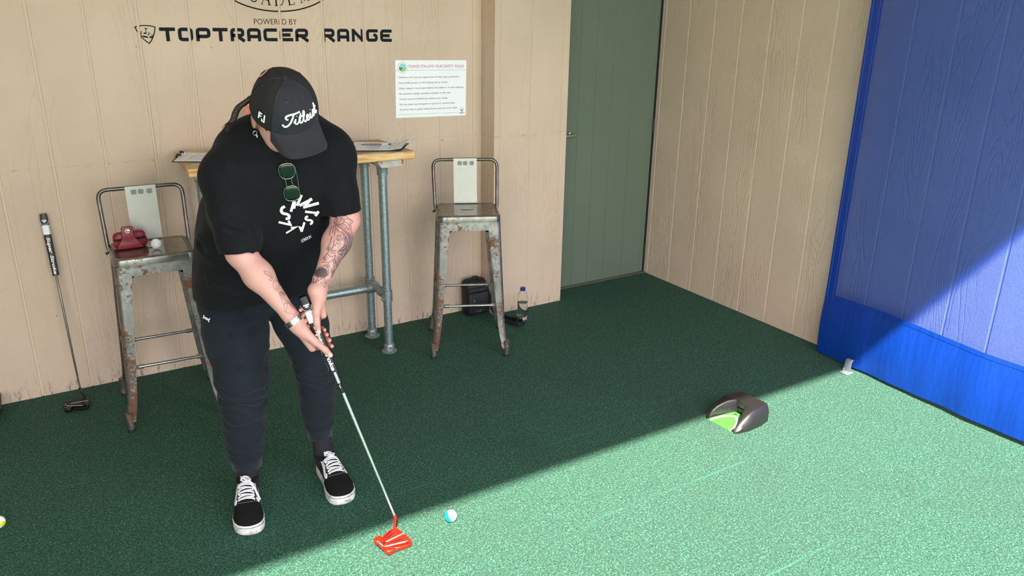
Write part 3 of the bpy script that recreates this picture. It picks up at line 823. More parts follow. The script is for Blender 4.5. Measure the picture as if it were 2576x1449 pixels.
for k in range(11):
    for u in (0.36, 0.43, 0.50):
        mb.ribbon([(u, 0.1 + k * 0.045), (u + 0.045, 0.1 + k * 0.045)], 0.007, 0.0002, lambda x, y, z: curl(x, y, 0.0026 + z))
mb.build('printed_grid', M_INK, cb2, smooth=0)
pa, pb = Vector((1.385, -0.300, TZ + 0.0108)), Vector((1.512, -0.352, TZ + 0.0108))
d = pb - pa
pen = thing('pen', 'clear ballpoint pen with a dark refill lying on the right clipboard', 'pen', pa)
MB().tube([pa + d * 0.10, pa + d * 0.14, pb - d * 0.01], [0.0022, 0.0037, 0.0037], 8).build('barrel', simple('pen_clear_grey', srgb(120, 120, 132), 0.2), pen)
MB().tube([pa, pa + d * 0.05, pa + d * 0.1], [0.0006, 0.0018, 0.0022], 8).build('tip', M_BLK, pen)
MB().tube([pa + d * 0.72, pa + d * 0.94], 0.0038, 8).build('clear_end', simple('pen_white', srgb(214, 216, 224), 0.2), pen)
MB().tube([pb - d * 0.02, pb + d * 0.05], [0.0038, 0.0034], 8).build('end_cap', simple('pen_teal_cap', srgb(40, 62, 74), 0.3), pen)

# ------------------------------------------------------------------ blue impact curtain on the right
t = NT('blue_vinyl')
p = t.pos()
n1 = t.noise(t.pos((3, 5, 0.8)), 3.0, 3.0); n2 = t.noise(p, 300, 2.0)
t.set(Base_Color=srgb(0, 50, 140), Roughness=0.42, Normal=t.bump(t.math('ADD', t.math('MULTIPLY', n1, 6.0), t.math('MULTIPLY', n2, 0.15)), 0.25, 0.004)); M_VINB = t.m
t = NT('blue_scrim_mesh')
tr = t.n('ShaderNodeBsdfTransparent'); mx = t.n('ShaderNodeMixShader')
wv = t.n('ShaderNodeTexWave', Scale=160.0, Distortion=0.0, bands_direction='Z'); t.put(wv.inputs['Vector'], t.pos())
wv2 = t.n('ShaderNodeTexWave', Scale=160.0, Distortion=0.0, bands_direction='Y'); t.put(wv2.inputs['Vector'], t.pos())
fac = t.math('ADD', 0.15, t.math('MULTIPLY', t.math('ADD', wv.outputs['Fac'], wv2.outputs['Fac']), 0.05))
t.set(Base_Color=srgb(18, 62, 190), Roughness=0.6)
tr.inputs['Color'].default_value = (0.715, 0.825, 0.97, 1)
t.put(mx.inputs[0], fac); t.put(mx.inputs[1], tr.outputs[0]); t.put(mx.inputs[2], t.b.outputs[0]); t.put(t.out.inputs['Surface'], mx.outputs[0])
M_SCRIM = t.m
cu = thing('impact_curtain', 'blue mesh curtain with vinyl hem hanging in front of the right siding wall', 'curtain', (3.41, -2.4, 0))
CY0, CY1 = -1.463, -3.85
def cx_(y, z):
    s = (CY0 - y) / (CY0 - CY1)
    base = 3.424 - 0.055 * min(1, s * 3.0) + 0.02 * s
    low = max(0.0, 1 - z / 0.5)
    wob = 0.005 * math.sin(y * 17 + 0.6) + 0.0035 * math.sin(y * 31 + z * 3)
    up = 0.03 * min(1, s * 3.0) * min(1.0, z / 1.4)
    return base + up + wob * (0.25 + 0.30 * low) - 0.012 * math.sin(min(1, z / 0.34) * math.pi)
def sheet(y0, y1, z0fn, z1fn, ny, nz, off=0.0, th=0.0016):
    mb = MB(); vs = []; fs = []
    for i in range(ny + 1):
        for j in range(nz + 1):
            y = y0 + (y1 - y0) * i / ny; z = z0fn(y) + (z1fn(y) - z0fn(y)) * j / nz
            for k in (0, 1): vs.append((cx_(y, z) - off + k * th, y, z))
    ix = lambda i, j, k: (i * (nz + 1) + j) * 2 + k
    for i in range(ny):
        for j in range(nz):
            for k in (0, 1): fs.append((ix(i, j, k), ix(i + 1, j, k), ix(i + 1, j + 1, k), ix(i, j + 1, k)))
        for j in (0, nz): fs.append((ix(i, j, 0), ix(i + 1, j, 0), ix(i + 1, j, 1), ix(i, j, 1)))
    for j in range(nz):
        for i in (0, ny): fs.append((ix(i, j, 0), ix(i, j + 1, 0), ix(i, j + 1, 1), ix(i, j, 1)))
    return mb.add(vs, fs)
hem = lambda y: 0.34 + 0.006 * math.sin(y * 6)
bot = lambda y: 0.012 + 0.012 * min(1, max(0, (CY0 - y) - 0.2) * 2)
sheet(CY0 - 0.004, CY1, lambda y: 0.33, lambda y: 2.66, 60, 30, 0.0, 0.0006).build('scrim_panel', M_SCRIM, cu, 60)
hb = sheet(CY0, CY1, bot, hem, 110, 14, 0.0022).build('vinyl_hem', M_VINB, cu, 60)
sheet(CY0, CY1, lambda y: hem(y) - 0.016, lambda y: hem(y) + 0.004, 80, 1, 0.0038).build('seam_tape', M_VINB, hb, 60)
sheet(CY0, CY0 - 0.058, lambda y: 0.31, lambda y: 2.66, 3, 30, 0.004).build('edge_binding', M_VINB, cu, 60)
M_STITCH = simple('blue_thread', srgb(40, 110, 220), 0.7)
for dy in (0.012, 0.047):
    MB().tube([(cx_(CY0 - dy, z) - 0.0042, CY0 - dy, z) for z in [0.32 + 0.1 * k for k in range(24)]], 0.0006, 5).build('stitch_line', M_STITCH, cu, 40)
# white floor clip that holds the curtain
fc = thing('floor_clip', 'small white plastic floor bracket gripping the bottom of the blue curtain', 'bracket', (3.352, -1.70, 0))
M_CLIPW = simple('white_clip_plastic', srgb(104, 110, 118), 0.35)
MB().box((3.345, -1.703, 0.004), (0.05, 0.045, 0.007)).build('base_plate', M_CLIPW, fc, bevel=0.002)
mb = MB()
prof = [(3.352, 0.006), (3.350, 0.03), (3.351, 0.055), (3.357, 0.066), (3.366, 0.070)]
for s_ in (0,):
    mb.loft([[(x, -1.700 - 0.018 + 0.036 * q, z) for q in (0, 1)] + [(x + 0.003, -1.700 + 0.018 - 0.036 * q, z) for q in (0, 1)] for x, z in prof])
mb.build('grip_strap', M_CLIPW, fc, 40)
MB().box((3.336, -1.690, 0.016), (0.006, 0.006, 0.022)).build('peg', M_CLIPW, fc, bevel=0.001)

# ------------------------------------------------------------------ golf balls
def dimple_ball(name, label, c, marks, col=srgb(238, 240, 242)):
    b = thing(name, label, 'ball', (c[0], c[1], c[2] - 0.02133))
    t = NT(name + '_shell')
    vo = t.n('ShaderNodeTexVoronoi', Scale=230.0, feature='F1'); t.put(vo.inputs['Vector'], t.n('ShaderNodeTexCoord').outputs['Object'])
    dm = t.math('SUBTRACT', 1.0, t.math('MULTIPLY', vo.outputs['Distance'], 1.5), True)
    t.set(Base_Color=col, Roughness=0.25, Normal=t.bump(t.math('MULTIPLY', dm, -1.0), 0.25, 0.0006))
    MB().sphere(c, 0.02133, 32, 20).build('shell', t.m, b, 80)
    for nm, m, axis, z0, z1 in marks:
        q = Vector(axis).normalized().to_track_quat('Z', 'Y').to_matrix(); R_ = 0.02133 + 0.00012
        prof = [(math.sqrt(max(1e-9, R_ ** 2 - z * z)), z) for z in [z0 + (z1 - z0) * k / 8 for k in range(9)]]
        MB().lathe(prof, c, axis, 36, caps=abs(z1) > 0.021).build(nm, m, b, 80)
    return b
M_GST = simple('grey_stripe', srgb(62, 66, 74), 0.4); M_CYN = simple('cyan_half', srgb(0, 172, 206), 0.35); M_YEL = simple('yellow_band', srgb(206, 222, 40), 0.35)
dimple_ball('golf_ball', 'white golf ball with dark stripes on the seat of the left stool', (0.43, -0.398, 0.7324 + 0.0213), [('stripe', M_GST, (0.25, -0.3, 1), -0.0035, -0.0022), ('stripe', M_GST, (0.25, -0.3, 1), 0.0045, 0.0056), ('stripe', M_GST, (0.25, -0.3, 1), 0.0115, 0.0126)])
dimple_ball('golf_ball', 'white and cyan golf ball on the turf ahead of the red putter', (1.083, -1.768, 0.0213), [('cyan_side', M_CYN, (-0.80, 0.40, -0.45), 0.002, 0.02144)], srgb(246, 247, 248))
dimple_ball('golf_ball', 'yellow striped golf ball on the turf at the left edge of the view', (-0.262, -1.012, 0.0213), [('yellow_band', M_YEL, (0.35, 0.5, 0.8), -0.010, 0.004), ('stripe', M_GST, (0.35, 0.5, 0.8), -0.0125, -0.011)])

# ------------------------------------------------------------------ ball return cup
t = NT('black_device_plastic'); p = t.pos()
t.set(Base_Color=(0.010, 0.0095, 0.0105, 1), Roughness=0.42, Normal=t.bump(t.noise(p, 120, 3), 0.12, 0.001)); M_DEV = t.m
M_GRN = simple('bright_green_ramp', srgb(62, 170, 48), 0.5); M_WHT = simple('white_line', srgb(240, 246, 236), 0.45)
dv = thing('putting_return', 'black putting return cup with a bright green ramp, on the turf', 'putting cup', (2.50, -1.76, 0), math.radians(3), local=True)
# local frame: opening towards -x; shell as two side arms joined by a back hood
arm = lambda s: [(-0.098, s * 0.079), (-0.085, s * 0.090), (-0.03, s * 0.101), (0.05, s * 0.100), (0.112, s * 0.088)]
def hz(x): return 0.006 + 0.076 * math.sin(min(1.0, max(0.0, (x + 0.100) / 0.125)) * math.pi / 2) ** 0.9
for s in (-1, 1):
    rings = []
    for k in range(15):
        x = -0.098 + 0.21 * k / 14
        yo = np.interp(x, [q[0] for q in arm(1)], [q[1] for q in arm(1)])
        yi = np.interp(x, [-0.098, -0.06, 0.0, 0.03, 0.112], [0.073, 0.066, 0.040, 0.024, 0.004])
        h = hz(x); lean = 0.010
        rings.append([(x, s * yo, 0.001), (x, s * yo, h * 0.55), (x, s * (yo - lean), h * 0.90), (x, s * (yo - lean - 0.008), h), (x, s * (yi + 0.5 * (yo - lean - yi) * (1 if x > 0.03 else 0.45)), h * 1.0), (x, s * (yi + 0.004), h * 0.97), (x, s * yi, h * 0.90), (x, s * yi, 0.001)])
    MB().loft(rings).build('side_arm', M_DEV, dv, 50, world=False, bevel=0.002)
rings = []
for x, z0 in ((0.030, 0.052), (0.036, 0.045), (0.06, 0.03), (0.1125, 0.001)):
    yo = np.interp(x, [0.03, 0.112], [0.060, 0.050]); h = hz(x)
    rings.append([(x, -yo, z0), (x, yo, z0), (x, yo, h - 0.001), (x, -yo, h - 0.001)])
MB().loft(rings).build('back_hood', M_DEV, dv, 30, world=False, bevel=0.002)
MB().box((0.055, 0, 0.022), (0.035, 0.058, 0.042)).build('kicker', simple('kicker_dark', (0.006, 0.008, 0.007), 0.4), dv, world=False, bevel=0.003)
rfn = lambda x, y, z: (x, y, 0.0035 + 0.016 * (x + 0.098) / 0.12 + z)
MB().prism([(-0.100, -0.074), (0.028, -0.028), (0.028, 0.028), (-0.100, 0.074)], 0.002, lambda x, y, z: rfn(x, y, z - 0.002)).build('ramp', M_GRN, dv, 0, world=False)
ln = smoothpath([(-0.100, -0.055, 0), (-0.072, -0.052, 0), (-0.03, -0.034, 0), (-0.002, 0.0, 0), (-0.03, 0.034, 0), (-0.072, 0.052, 0), (-0.100, 0.055, 0)], 8)
MB().ribbon([(q.x, q.y) for q in ln], 0.009, 0.0006, rfn).build('white_curve', M_WHT, dv, 0, world=False)
MB().prism([(0.014 + 0.0035 * math.cos(k * math.pi / 6), 0.012 + 0.009 * math.sin(k * math.pi / 6)) for k in range(12)], 0.0006, rfn).build('sensor_slot', M_BLK, dv, 0, world=False)
MB().sphere((0.085, -0.0795, 0.052), 0.0035, 10, 6).build('side_button', M_WHT, dv, 60, world=False)

# ------------------------------------------------------------------ water bottle
def clear(name, col, rough, ior, alpha_like=1.0):
    t = NT(name)
    t.set(Base_Color=col, Roughness=rough, IOR=ior)
    t.b.inputs['Transmission Weight'].default_value = alpha_like
    return t.m
bt = thing('water_bottle', 'half-full clear plastic water bottle with a blue cap beside the pier', 'bottle', (2.312, -0.305, 0))
M_PET = clear('clear_pet', (0.97, 0.98, 0.98, 1), 0.04, 1.12); M_WATER = clear('water', (0.93, 0.975, 0.97, 1), 0.0, 1.2)
bc = (2.312, -0.305, 0)
rings = []
for r, z, pet in ((0.012, 0.006, 0), (0.020, 0.003, 1), (0.0265, 0.008, 1), (0.0298, 0.022, 0.5), (0.0300, 0.034, 0), (0.0292, 0.06, 0), (0.0290, 0.10, 0), (0.0298, 0.125, 0), (0.0295, 0.146, 0), (0.0262, 0.161, 0), (0.0185, 0.174, 0), (0.0125, 0.181, 0), (0.0125, 0.186, 0)):
    rings.append([(bc[0] + r * (1 - 0.13 * pet * (0.5 + 0.5 * math.cos(5 * a))) * math.cos(a), bc[1] + r * (1 - 0.13 * pet * (0.5 + 0.5 * math.cos(5 * a))) * math.sin(a), z) for a in [k * 2 * math.pi / 40 for k in range(40)]])
MB().loft(rings).build('bottle_body', M_PET, bt, 60)
MB().lathe([(0.018, 0.010), (0.0265, 0.022), (0.0285, 0.034), (0.0278, 0.06), (0.0275, 0.10), (0.0280, 0.112)], bc, segs=32).build('water', M_WATER, bt, 60)
mb = MB(); mb.loft([[(bc[0] + (0.0144 + (0.0006 if k % 2 else 0)) * math.cos(k * math.pi / 20), bc[1] + (0.0144 + (0.0006 if k % 2 else 0)) * math.sin(k * math.pi / 20), z) for k in range(40)] for z in (0.184, 0.186, 0.199, 0.2012)])
mb.build('bottle_cap', simple('navy_blue_cap', srgb(26, 44, 138), 0.35), bt, 50)

# ------------------------------------------------------------------ black shoulder bag with its strap on the floor
M_BAG = simple('black_nylon', (0.007, 0.008, 0.011), 0.6, 0, 420, 0.3)
M_BAGS = simple('black_strap_webbing', (0.012, 0.013, 0.015), 0.65, 0, 500, 0.3)
bg = thing('shoulder_bag', 'small black nylon shoulder bag against the wall behind the right stool', 'bag', (2.13, -0.07, 0))
def bagring(z, s, y0, y1):
    return [(2.132 + s * 0.068 * math.copysign(abs(math.cos(a)) ** 0.35, math.cos(a)), (y0 + y1) / 2 + (y1 - y0) / 2 * math.copysign(abs(math.sin(a)) ** 0.45, math.sin(a)), z) for a in [k * 2 * math.pi / 28 for k in range(28)]]
MB().loft([bagring(0.002, 0.92, -0.105, -0.025), bagring(0.012, 1.0, -0.112, -0.02), bagring(0.10, 1.0, -0.112, -0.018), bagring(0.165, 1.02, -0.106, -0.018), bagring(0.192, 1.0, -0.098, -0.02), bagring(0.207, 0.86, -0.085, -0.03), bagring(0.2125, 0.6, -0.07, -0.04)]).build('bag_body', M_BAG, bg, 50)
MB().loft([bagring(0.018, 0.93, -0.124, -0.10), bagring(0.024, 0.97, -0.127, -0.10), bagring(0.135, 0.97, -0.127, -0.10), bagring(0.143, 0.93, -0.122, -0.10)]).build('front_pocket', M_BAG, bg, 50)
MB().loft([bagring(0.152, 1.05, -0.121, -0.02), bagring(0.164, 1.06, -0.122, -0.018), bagring(0.170, 1.04, -0.117, -0.02)]).build('zip_flap', M_BAGS, bg, 50)
MB().tube(smoothpath([(2.105, -0.07, 0.209), (2.115, -0.07, 0.226), (2.145, -0.07, 0.226), (2.155, -0.07, 0.209)], 6), 0.004, 8).build('top_loop', M_BAGS, bg, 60)
MB().sphere((2.098, -0.1275, 0.098), (0.004, 0.002, 0.004), 10, 6).build('press_stud', M_CLIP, bg, 60)
mb = MB(); bf = lambda x, y, z: (2.108 + x, -0.1272 - z, 0.034 + y)
wr = [(0.024 + 0.009 * math.sin(math.radians(a)), 0.002 - 0.009 * math.cos(math.radians(a))) for a in range(-140, 141, 20)]
mb.ribbon(wr, 0.003, 0.0006, bf); put_text(mb, 'FRED', lambda x, y, z: bf(x - 0.008, y - 0.002, z), 0.018, 0.005); put_text(mb, 'PERRY', lambda x, y, z: bf(x + 0.038, y - 0.002, z), 0.022, 0.005)
mb.build('gold_logo', simple('dull_gold_print', srgb(120, 112, 86), 0.5), bg, 0)
st_ = smoothpath([(2.196, -0.09, 0.150), (2.204, -0.13, 0.07), (2.198, -0.19, 0.022), (2.19, -0.26, 0.016), (2.215, -0.335, 0.016), (2.235, -0.385, 0.018), (2.268, -0.385, 0.022), (2.262, -0.345, 0.026), (2.240, -0.285, 0.020), (2.225, -0.235, 0.020), (2.205, -0.18, 0.040), (2.200, -0.12, 0.12)], 7)
MB().tube(st_, 0.0165, 10, squash=0.13, up=(0.75, 0.55, 0.25)).build('strap', M_BAGS, bg, 60)
MB().tube(smoothpath([(2.235, -0.365, 0.02), (2.250, -0.36, 0.05), (2.268, -0.365, 0.045), (2.262, -0.375, 0.014)], 5), 0.010, 8, squash=0.4).build('strap_adjuster', M_BLK, bg, 60)

# dark crate whose corner enters the frame at the left
ck = thing('storage_tub', 'corner of a dark open tub by the wall at the left edge of the view', 'tub', (-0.42, -0.09, 0))
mb = MB()
def tubr(z, hx, hy, cy=-0.105): return [Vector((p.x - 0.43, p.y + cy, z)) for p in rrect(hx, hy, 0.012, 0, 3)]
mb.loft([tubr(0.002, 0.160, 0.070), tubr(0.052, 0.190, 0.088), tubr(0.058, 0.194, 0.092), tubr(0.066, 0.194, 0.092), tubr(0.066, 0.188, 0.086), tubr(0.010, 0.156, 0.066), tubr(0.008, 0.10, 0.03)])
mb.build('tub_body', simple('dark_navy_plastic', (0.008, 0.009, 0.016), 0.5), ck, 30)

# ------------------------------------------------------------------ red putter cover on the left stool
t = NT('red_leather'); p = t.pos()
n1 = t.noise(p, 150, 3, 0.6); n2 = t.noise(p, 24, 3)
t.set(Base_Color=t.ramp(n2, [(0.3, srgb(112, 20, 36)), (0.7, srgb(146, 34, 48))]), Roughness=0.42, Normal=t.bump(t.math('ADD', n1, t.math('MULTIPLY', n2, 2.0)), 0.2, 0.002)); M_LEA = t.m
hcx, hcy, hcz = 0.343, -0.315, 0.7322
hc = thing('putter_cover', 'red leather putter head cover sitting on the left stool', 'head cover', (hcx, hcy, hcz))
def lip(z, s, yo, d, n=28):
    return [(hcx + s * 0.066 * math.copysign(abs(math.cos(a)) ** 0.7, math.cos(a)), hcy + yo + d * math.sin(a), hcz + z(math.cos(a))) for a in [k * 2 * math.pi / n for k in range(n)]]
MB().loft([lip(lambda c: 0.001, 0.86, 0.002, 0.034), lip(lambda c: 0.010, 0.98, 0.0, 0.040), lip(lambda c: 0.022 + 0.006 * abs(c), 1.0, 0, 0.040), lip(lambda c: 0.034 + 0.000 * abs(c), 0.98, 0.002, 0.034), lip(lambda c: 0.033, 0.9, 0.002, 0.024)]).build('lower_body', M_LEA, hc, 60)
MB().loft([lip(lambda c: 0.026, 0.97, 0.020, 0.020), lip(lambda c: 0.046, 0.96, 0.021, 0.020), lip(lambda c: 0.058, 0.86, 0.020, 0.016), lip(lambda c: 0.062, 0.66, 0.018, 0.009)]).build('back_body', M_LEA, hc, 60)
MB().loft([lip(lambda c: 0.030, 0.93, -0.004, 0.020), lip(lambda c: 0.0365, 0.93, 0.0, 0.022), lip(lambda c: 0.037, 0.6, 0.004, 0.010)]).build('dark_opening', M_BLACK, hc, 60)
fl_ = []
for z, w, y in ((0.004, 0.052, -0.040), (0.018, 0.046, -0.043), (0.034, 0.034, -0.039), (0.046, 0.025, -0.031), (0.060, 0.0225, -0.024), (0.078, 0.0222, -0.019), (0.088, 0.021, -0.017), (0.0925, 0.016, -0.016)):
    fl_.append([(hcx - 0.008 - w, hcy + y, hcz + z), (hcx - 0.008, hcy + y - 0.002, hcz + z), (hcx - 0.008 + w, hcy + y, hcz + z), (hcx - 0.008 + w, hcy + y + 0.004, hcz + z), (hcx - 0.008, hcy + y + 0.0035, hcz + z), (hcx - 0.008 - w, hcy + y + 0.004, hcz + z)])
flap = MB().loft(fl_).build('front_flap', M_LEA, hc, 50, bevel=0.001)
mb = MB(); ff = lambda x, y, z: (hcx - 0.008 + x, hcy - 0.0215 - z + (y - 0.078) * 0.28 - 0.001, hcz + y)
mb.prism([(-0.0095, 0.0735), (-0.0065, 0.0735), (0.000, 0.0835), (-0.0035, 0.0835)], 0.0008, ff); mb.prism([(-0.0035, 0.0735), (0.0095, 0.0735), (0.0085, 0.079), (0.004, 0.0835)], 0.0008, ff)
mb.prism([(-0.009, 0.0715), (-0.006, 0.0675), (0.0, 0.066), (0.006, 0.0675), (0.0095, 0.0715), (0.005, 0.0695), (0.0, 0.0688), (-0.005, 0.0695)], 0.0008, ff)
mb.build('white_logo', M_WHT, flap, 0)
MB().tube([(q[0], q[1] - 0.0008, q[2]) for q in [r[0] for r in fl_]] + [(q[0], q[1] - 0.0008, q[2]) for q in [r[2] for r in fl_]][::-1], 0.0011, 6).build('edge_piping', M_BLACK, flap, 60)

# ------------------------------------------------------------------ putters
M_CHROME = simple('chrome_shaft', (0.86, 0.87, 0.90), 0.24, 0.8)
M_SMOKE = simple('smoked_steel', (0.45, 0.42, 0.41), 0.2, 1.0)
M_GRIPB = simple('black_grip_rubber', (0.008, 0.008, 0.009), 0.4, 0, 300, 0.15); M_GRIPW = simple('white_grip', srgb(232, 232, 234), 0.4)
def basis(A, B, front):
    a = (B - A).normalized(); n = (front - a * front.dot(a)).normalized(); r = n.cross(a)
    return a, n, r          # down the shaft, front, image right when seen from the front
def make_putter(label, A, B, front, M_HEAD, M_LINE, M_DARK, face_dir, head_at, red):
    """A grip end, B where the shaft meets the hosel; head_at middle of the head on the turf; face_dir heading of the face"""
    p = thing('putter', label, 'putter', head_at)
    a, n, r = basis(A, B, front); GL = 0.268
    gf = lambda s, ang, rad: A + a * s + (n * math.cos(ang) + r * math.sin(ang)) * rad
    def grad(s, ang):
        base = 0.0166 - 0.0042 * (s / GL) * 0.6
        base *= 1.0 if s > 0.004 else 0.86
        c_, s_ = math.cos(ang), math.sin(ang)
        k = (abs(c_) ** 3.2 + abs(s_) ** 3.2) ** (-1 / 3.2)
        return base * k * (0.93 if abs(s_) > abs(c_) else 1)
    def section(s0, s1, scale, m, nm, par, k=10):
        rings = [[gf(s0 + (s1 - s0) * i / k, q * 2 * math.pi / 28, grad(s0 + (s1 - s0) * i / k, q * 2 * math.pi / 28) * scale) for q in range(28)] for i in range(k + 1)]
        return MB().loft(rings).build(nm, m, par, 40)
    g = section(0.0, GL, 1.0, M_GRIPB, 'grip', p)
    section(0.048, 0.088, 1.012, M_GRIPW, 'white_band', g, 4)
    section(GL - 0.004, GL, 1.06, M_GRIPB, 'grip_lip', g, 1)
    # script along the front of the grip, side slashes
    def gfront(x, y, z):
        s = 0.100 + x; lat = y
        return A + a * s + r * lat + n * (grad(s, 0.0) + z - 0.0002)
    mb = MB()
    put_text(mb, 'Super', lambda x, y, z: gfront(x, y - 0.0045, z), 0.070, 0.0125, h=0.0006, shear=0.2, offset=0.03)
    put_text(mb, 'Stroke', lambda x, y, z: gfront(x + 0.078, y - 0.0045, z), 0.084, 0.0125, h=0.0006, shear=0.2, offset=0.03)
    mb.ribbon([(-0.0735, -0.009), (-0.0735, 0.009)], 0.0042, 0.0005, gfront)
    mb.prism([(-0.0675 + 0.0024 * math.cos(q * math.pi / 8), 0.006 * math.sin(q * math.pi / 8)) for q in range(16)], 0.0005, gfront)
    mb.ribbon([(q.x, q.y) for q in smoothpath([(-0.070, -0.0155, 0), (-0.058, -0.011, 0), (-0.054, 0.0, 0), (-0.058, 0.011, 0), (-0.070, 0.0155, 0)], 5)], 0.0011, 0.0005, gfront)
    mb.build('grip_script', M_GRIPW, g, 0)
    def gside(x, y, z):
        s = x
        return A + a * s + n * y - r * (grad(s, math.pi / 2) + z - 0.0002)
    mb = MB(); mb.prism([(0.20, -0.003), (0.245, 0.002), (0.262, 0.002), (0.262, -0.006), (0.232, -0.006)], 0.0006, gside); mb.prism([(0.17, -0.002), (0.195, 0.003), (0.203, 0.003), (0.188, -0.003)], 0.0006, gside)
    mb.build('side_slashes', M_GRIPW, g, 0)
    # stepped shaft
    L = (B - A).length; path = []; rad = []
    s = GL - 0.01; rr = 0.0054
    stops = [GL + 0.16 + 0.045 * k for k in range(7)]
    pts = [(s, rr)]
    for q in stops:
        pts += [(q - 0.0015, rr)]; rr -= 0.0002; pts += [(q + 0.0005, rr)]
    pts += [(L, rr)]
    MB().tube([A + a * q for q, _ in pts], [w for _, w in pts], 12).build('shaft', M_CHROME if red else M_SMOKE, p, 30)
    if red:
        MB().tube([A + a * (GL + 0.045), A + a * (GL + 0.082)], 0.0057, 12).build('shaft_label', M_BLK, p, 30)
        mb = MB(); mb.ribbon([(0, 0), (0.006, 0.002), (0.012, 0.0)], 0.0018, 0.0004, lambda x, y, z: A + a * (GL + 0.050 + x) - r * y + n * (0.0058 + z)); mb.build('label_mark', M_GRIPW, p, 0)
    # winged mallet head: local X along the face direction, Y to the player's side
    X = Vector((face_dir[0], face_dir[1], 0)).normalized(); Y = Vector((-X.y, X.x, 0)); O = Vector(head_at)
    hf = lambda x, y, z: O + X * x + Y * y + Vector((0, 0, z))
    # face bar and centre body, plan outlines (x forward = target)
    body = [(0.046, -0.050), (0.050, -0.046), (0.050, 0.046), (0.046, 0.050), (0.040, 0.0505), (0.0395, 0.0405), (-0.038, 0.0165), (-0.042, 0.013), (-0.042, -0.013), (-0.038, -0.0165), (0.0395, -0.0405), (0.040, -0.0505)]
    hd = MB().prism([(x, y) for x, y in body], 0.0165, lambda x, y, z: hf(x, y, 0.006 + z)).build('head_body', M_HEAD, p, 40, bevel=0.0022)
    for s in (-1, 1):
        arm_ = [(0.046, s * 0.0515), (0.034, s * 0.0525), (0.012, s * 0.0500), (-0.006, s * 0.0420), (-0.018, s * 0.0320), (-0.010, s * 0.0300), (0.004, s * 0.0400), (0.020, s * 0.0455), (0.036, s * 0.0465), (0.046, s * 0.046)]
        MB().prism(arm_, 0.012, lambda x, y, z: hf(x, y, 0.004 + z)).build('wing_arm', M_HEAD, hd, 40, bevel=0.0012)
        pod = [(-0.016, s * 0.0235), (-0.014, s * 0.041), (-0.022, s * 0.0475), (-0.040, s * 0.047), (-0.047, s * 0.039), (-0.047, s * 0.027), (-0.040, s * 0.020), (-0.026, s * 0.018)]
        MB().prism(pod, 0.018, lambda x, y, z: hf(x, y, 0.004 + z)).build('tail_pod', M_HEAD, hd, 40, bevel=0.0045)
        MB().ribbon([(0.028, s * 0.043), (0.005, s * 0.0345), (-0.036, s * 0.0185)], 0.0024, 0.0012, lambda x, y, z: hf(x, y, 0.0222 + z)).build('ridge_line', M_LINE if s < 0 else M_HEAD, hd, 30)
        MB().prism([(0.030, s * 0.022), (0.030, s * 0.027), (0.002, s * 0.020), (-0.025, s * 0.011), (-0.025, s * 0.008), (0.002, s * 0.014)], 0.0006, lambda x, y, z: hf(x, y, 0.0224 + z)).build('recess_shade', M_DARK, hd, 0)  # flat dark patch paints the shade of a gap in the head
    MB().ribbon([(0.049, 0.0), (-0.022, 0.0)], 0.0032, 0.0008, lambda x, y, z: hf(x, y, 0.0224 + z)).build('sight_line', M_LINE, hd, 0)
    MB().prism([(-0.029 + 0.006 * math.cos(q * math.pi / 10), 0.006 * math.sin(q * math.pi / 10)) for q in range(20)], 0.0008, lambda x, y, z: hf(x, y, 0.0224 + z)).build('round_port', M_DARK, hd, 0)
    MB().ribbon([(-0.0415, -0.011), (-0.0415, 0.011)], 0.0024, 0.0012, lambda x, y, z: hf(x, y, 0.0220 + z)).build('rear_line', M_LINE, hd, 0)
    sole = [(0.049, -0.051), (0.049, 0.051), (0.030, 0.052), (0.0, 0.046), (-0.044, 0.040), (-0.044, -0.040), (0.0, -0.046), (0.030, -0.052)]
    MB().prism([(x * 0.96, y * 0.96) for x, y in sole], 0.006, lambda x, y, z: hf(x, y, 0.0005 + z)).build('sole', M_BLK, hd, 30, bevel=0.0015)
    hb_ = hf(0.040, 0.0435, 0.018)
    MB().tube([hb_, hb_ * 0.55 + B * 0.45, B + a * 0.004, B - a * 0.008], [0.0050, 0.0046, 0.0050, 0.0060], 12).build('hosel', M_HEAD, p, 40)
    return p
M_RED = simple('red_metal', srgb(208, 24, 8), 0.3, 0.0, 200, 0.02); M_DRED = simple('deep_red_recess_shade', srgb(60, 6, 4), 0.4)
M_LINEW = simple('white_sight', srgb(248, 238, 230), 0.35)
M_BH = simple('black_head_metal', (0.014, 0.014, 0.015), 0.28, 0.5); M_LINEG = simple('silver_sight', srgb(190, 190, 186), 0.35)
PA = Vector((0.684, -1.556, 0.848)); PB = Vector((0.903, -1.697, 0.040))
PUT_FRONT = Vector((-0.27, -0.95, 0.1))
make_putter('red mallet putter with a chrome shaft held by the golfer', PA, PB, PUT_FRONT, M_RED, M_LINEW, M_DRED, (0.985, 0.17), (0.852, -1.782, 0), True)
make_putter('black mallet putter leaning against the siding at the left', Vector((0.052, -0.018, 0.842)), Vector((0.066, -0.128, 0.055)), Vector((-0.1, -0.99, 0.1)), M_BH, M_LINEG, M_BLACK, (0.99, -0.08), (0.040, -0.190, 0), False)
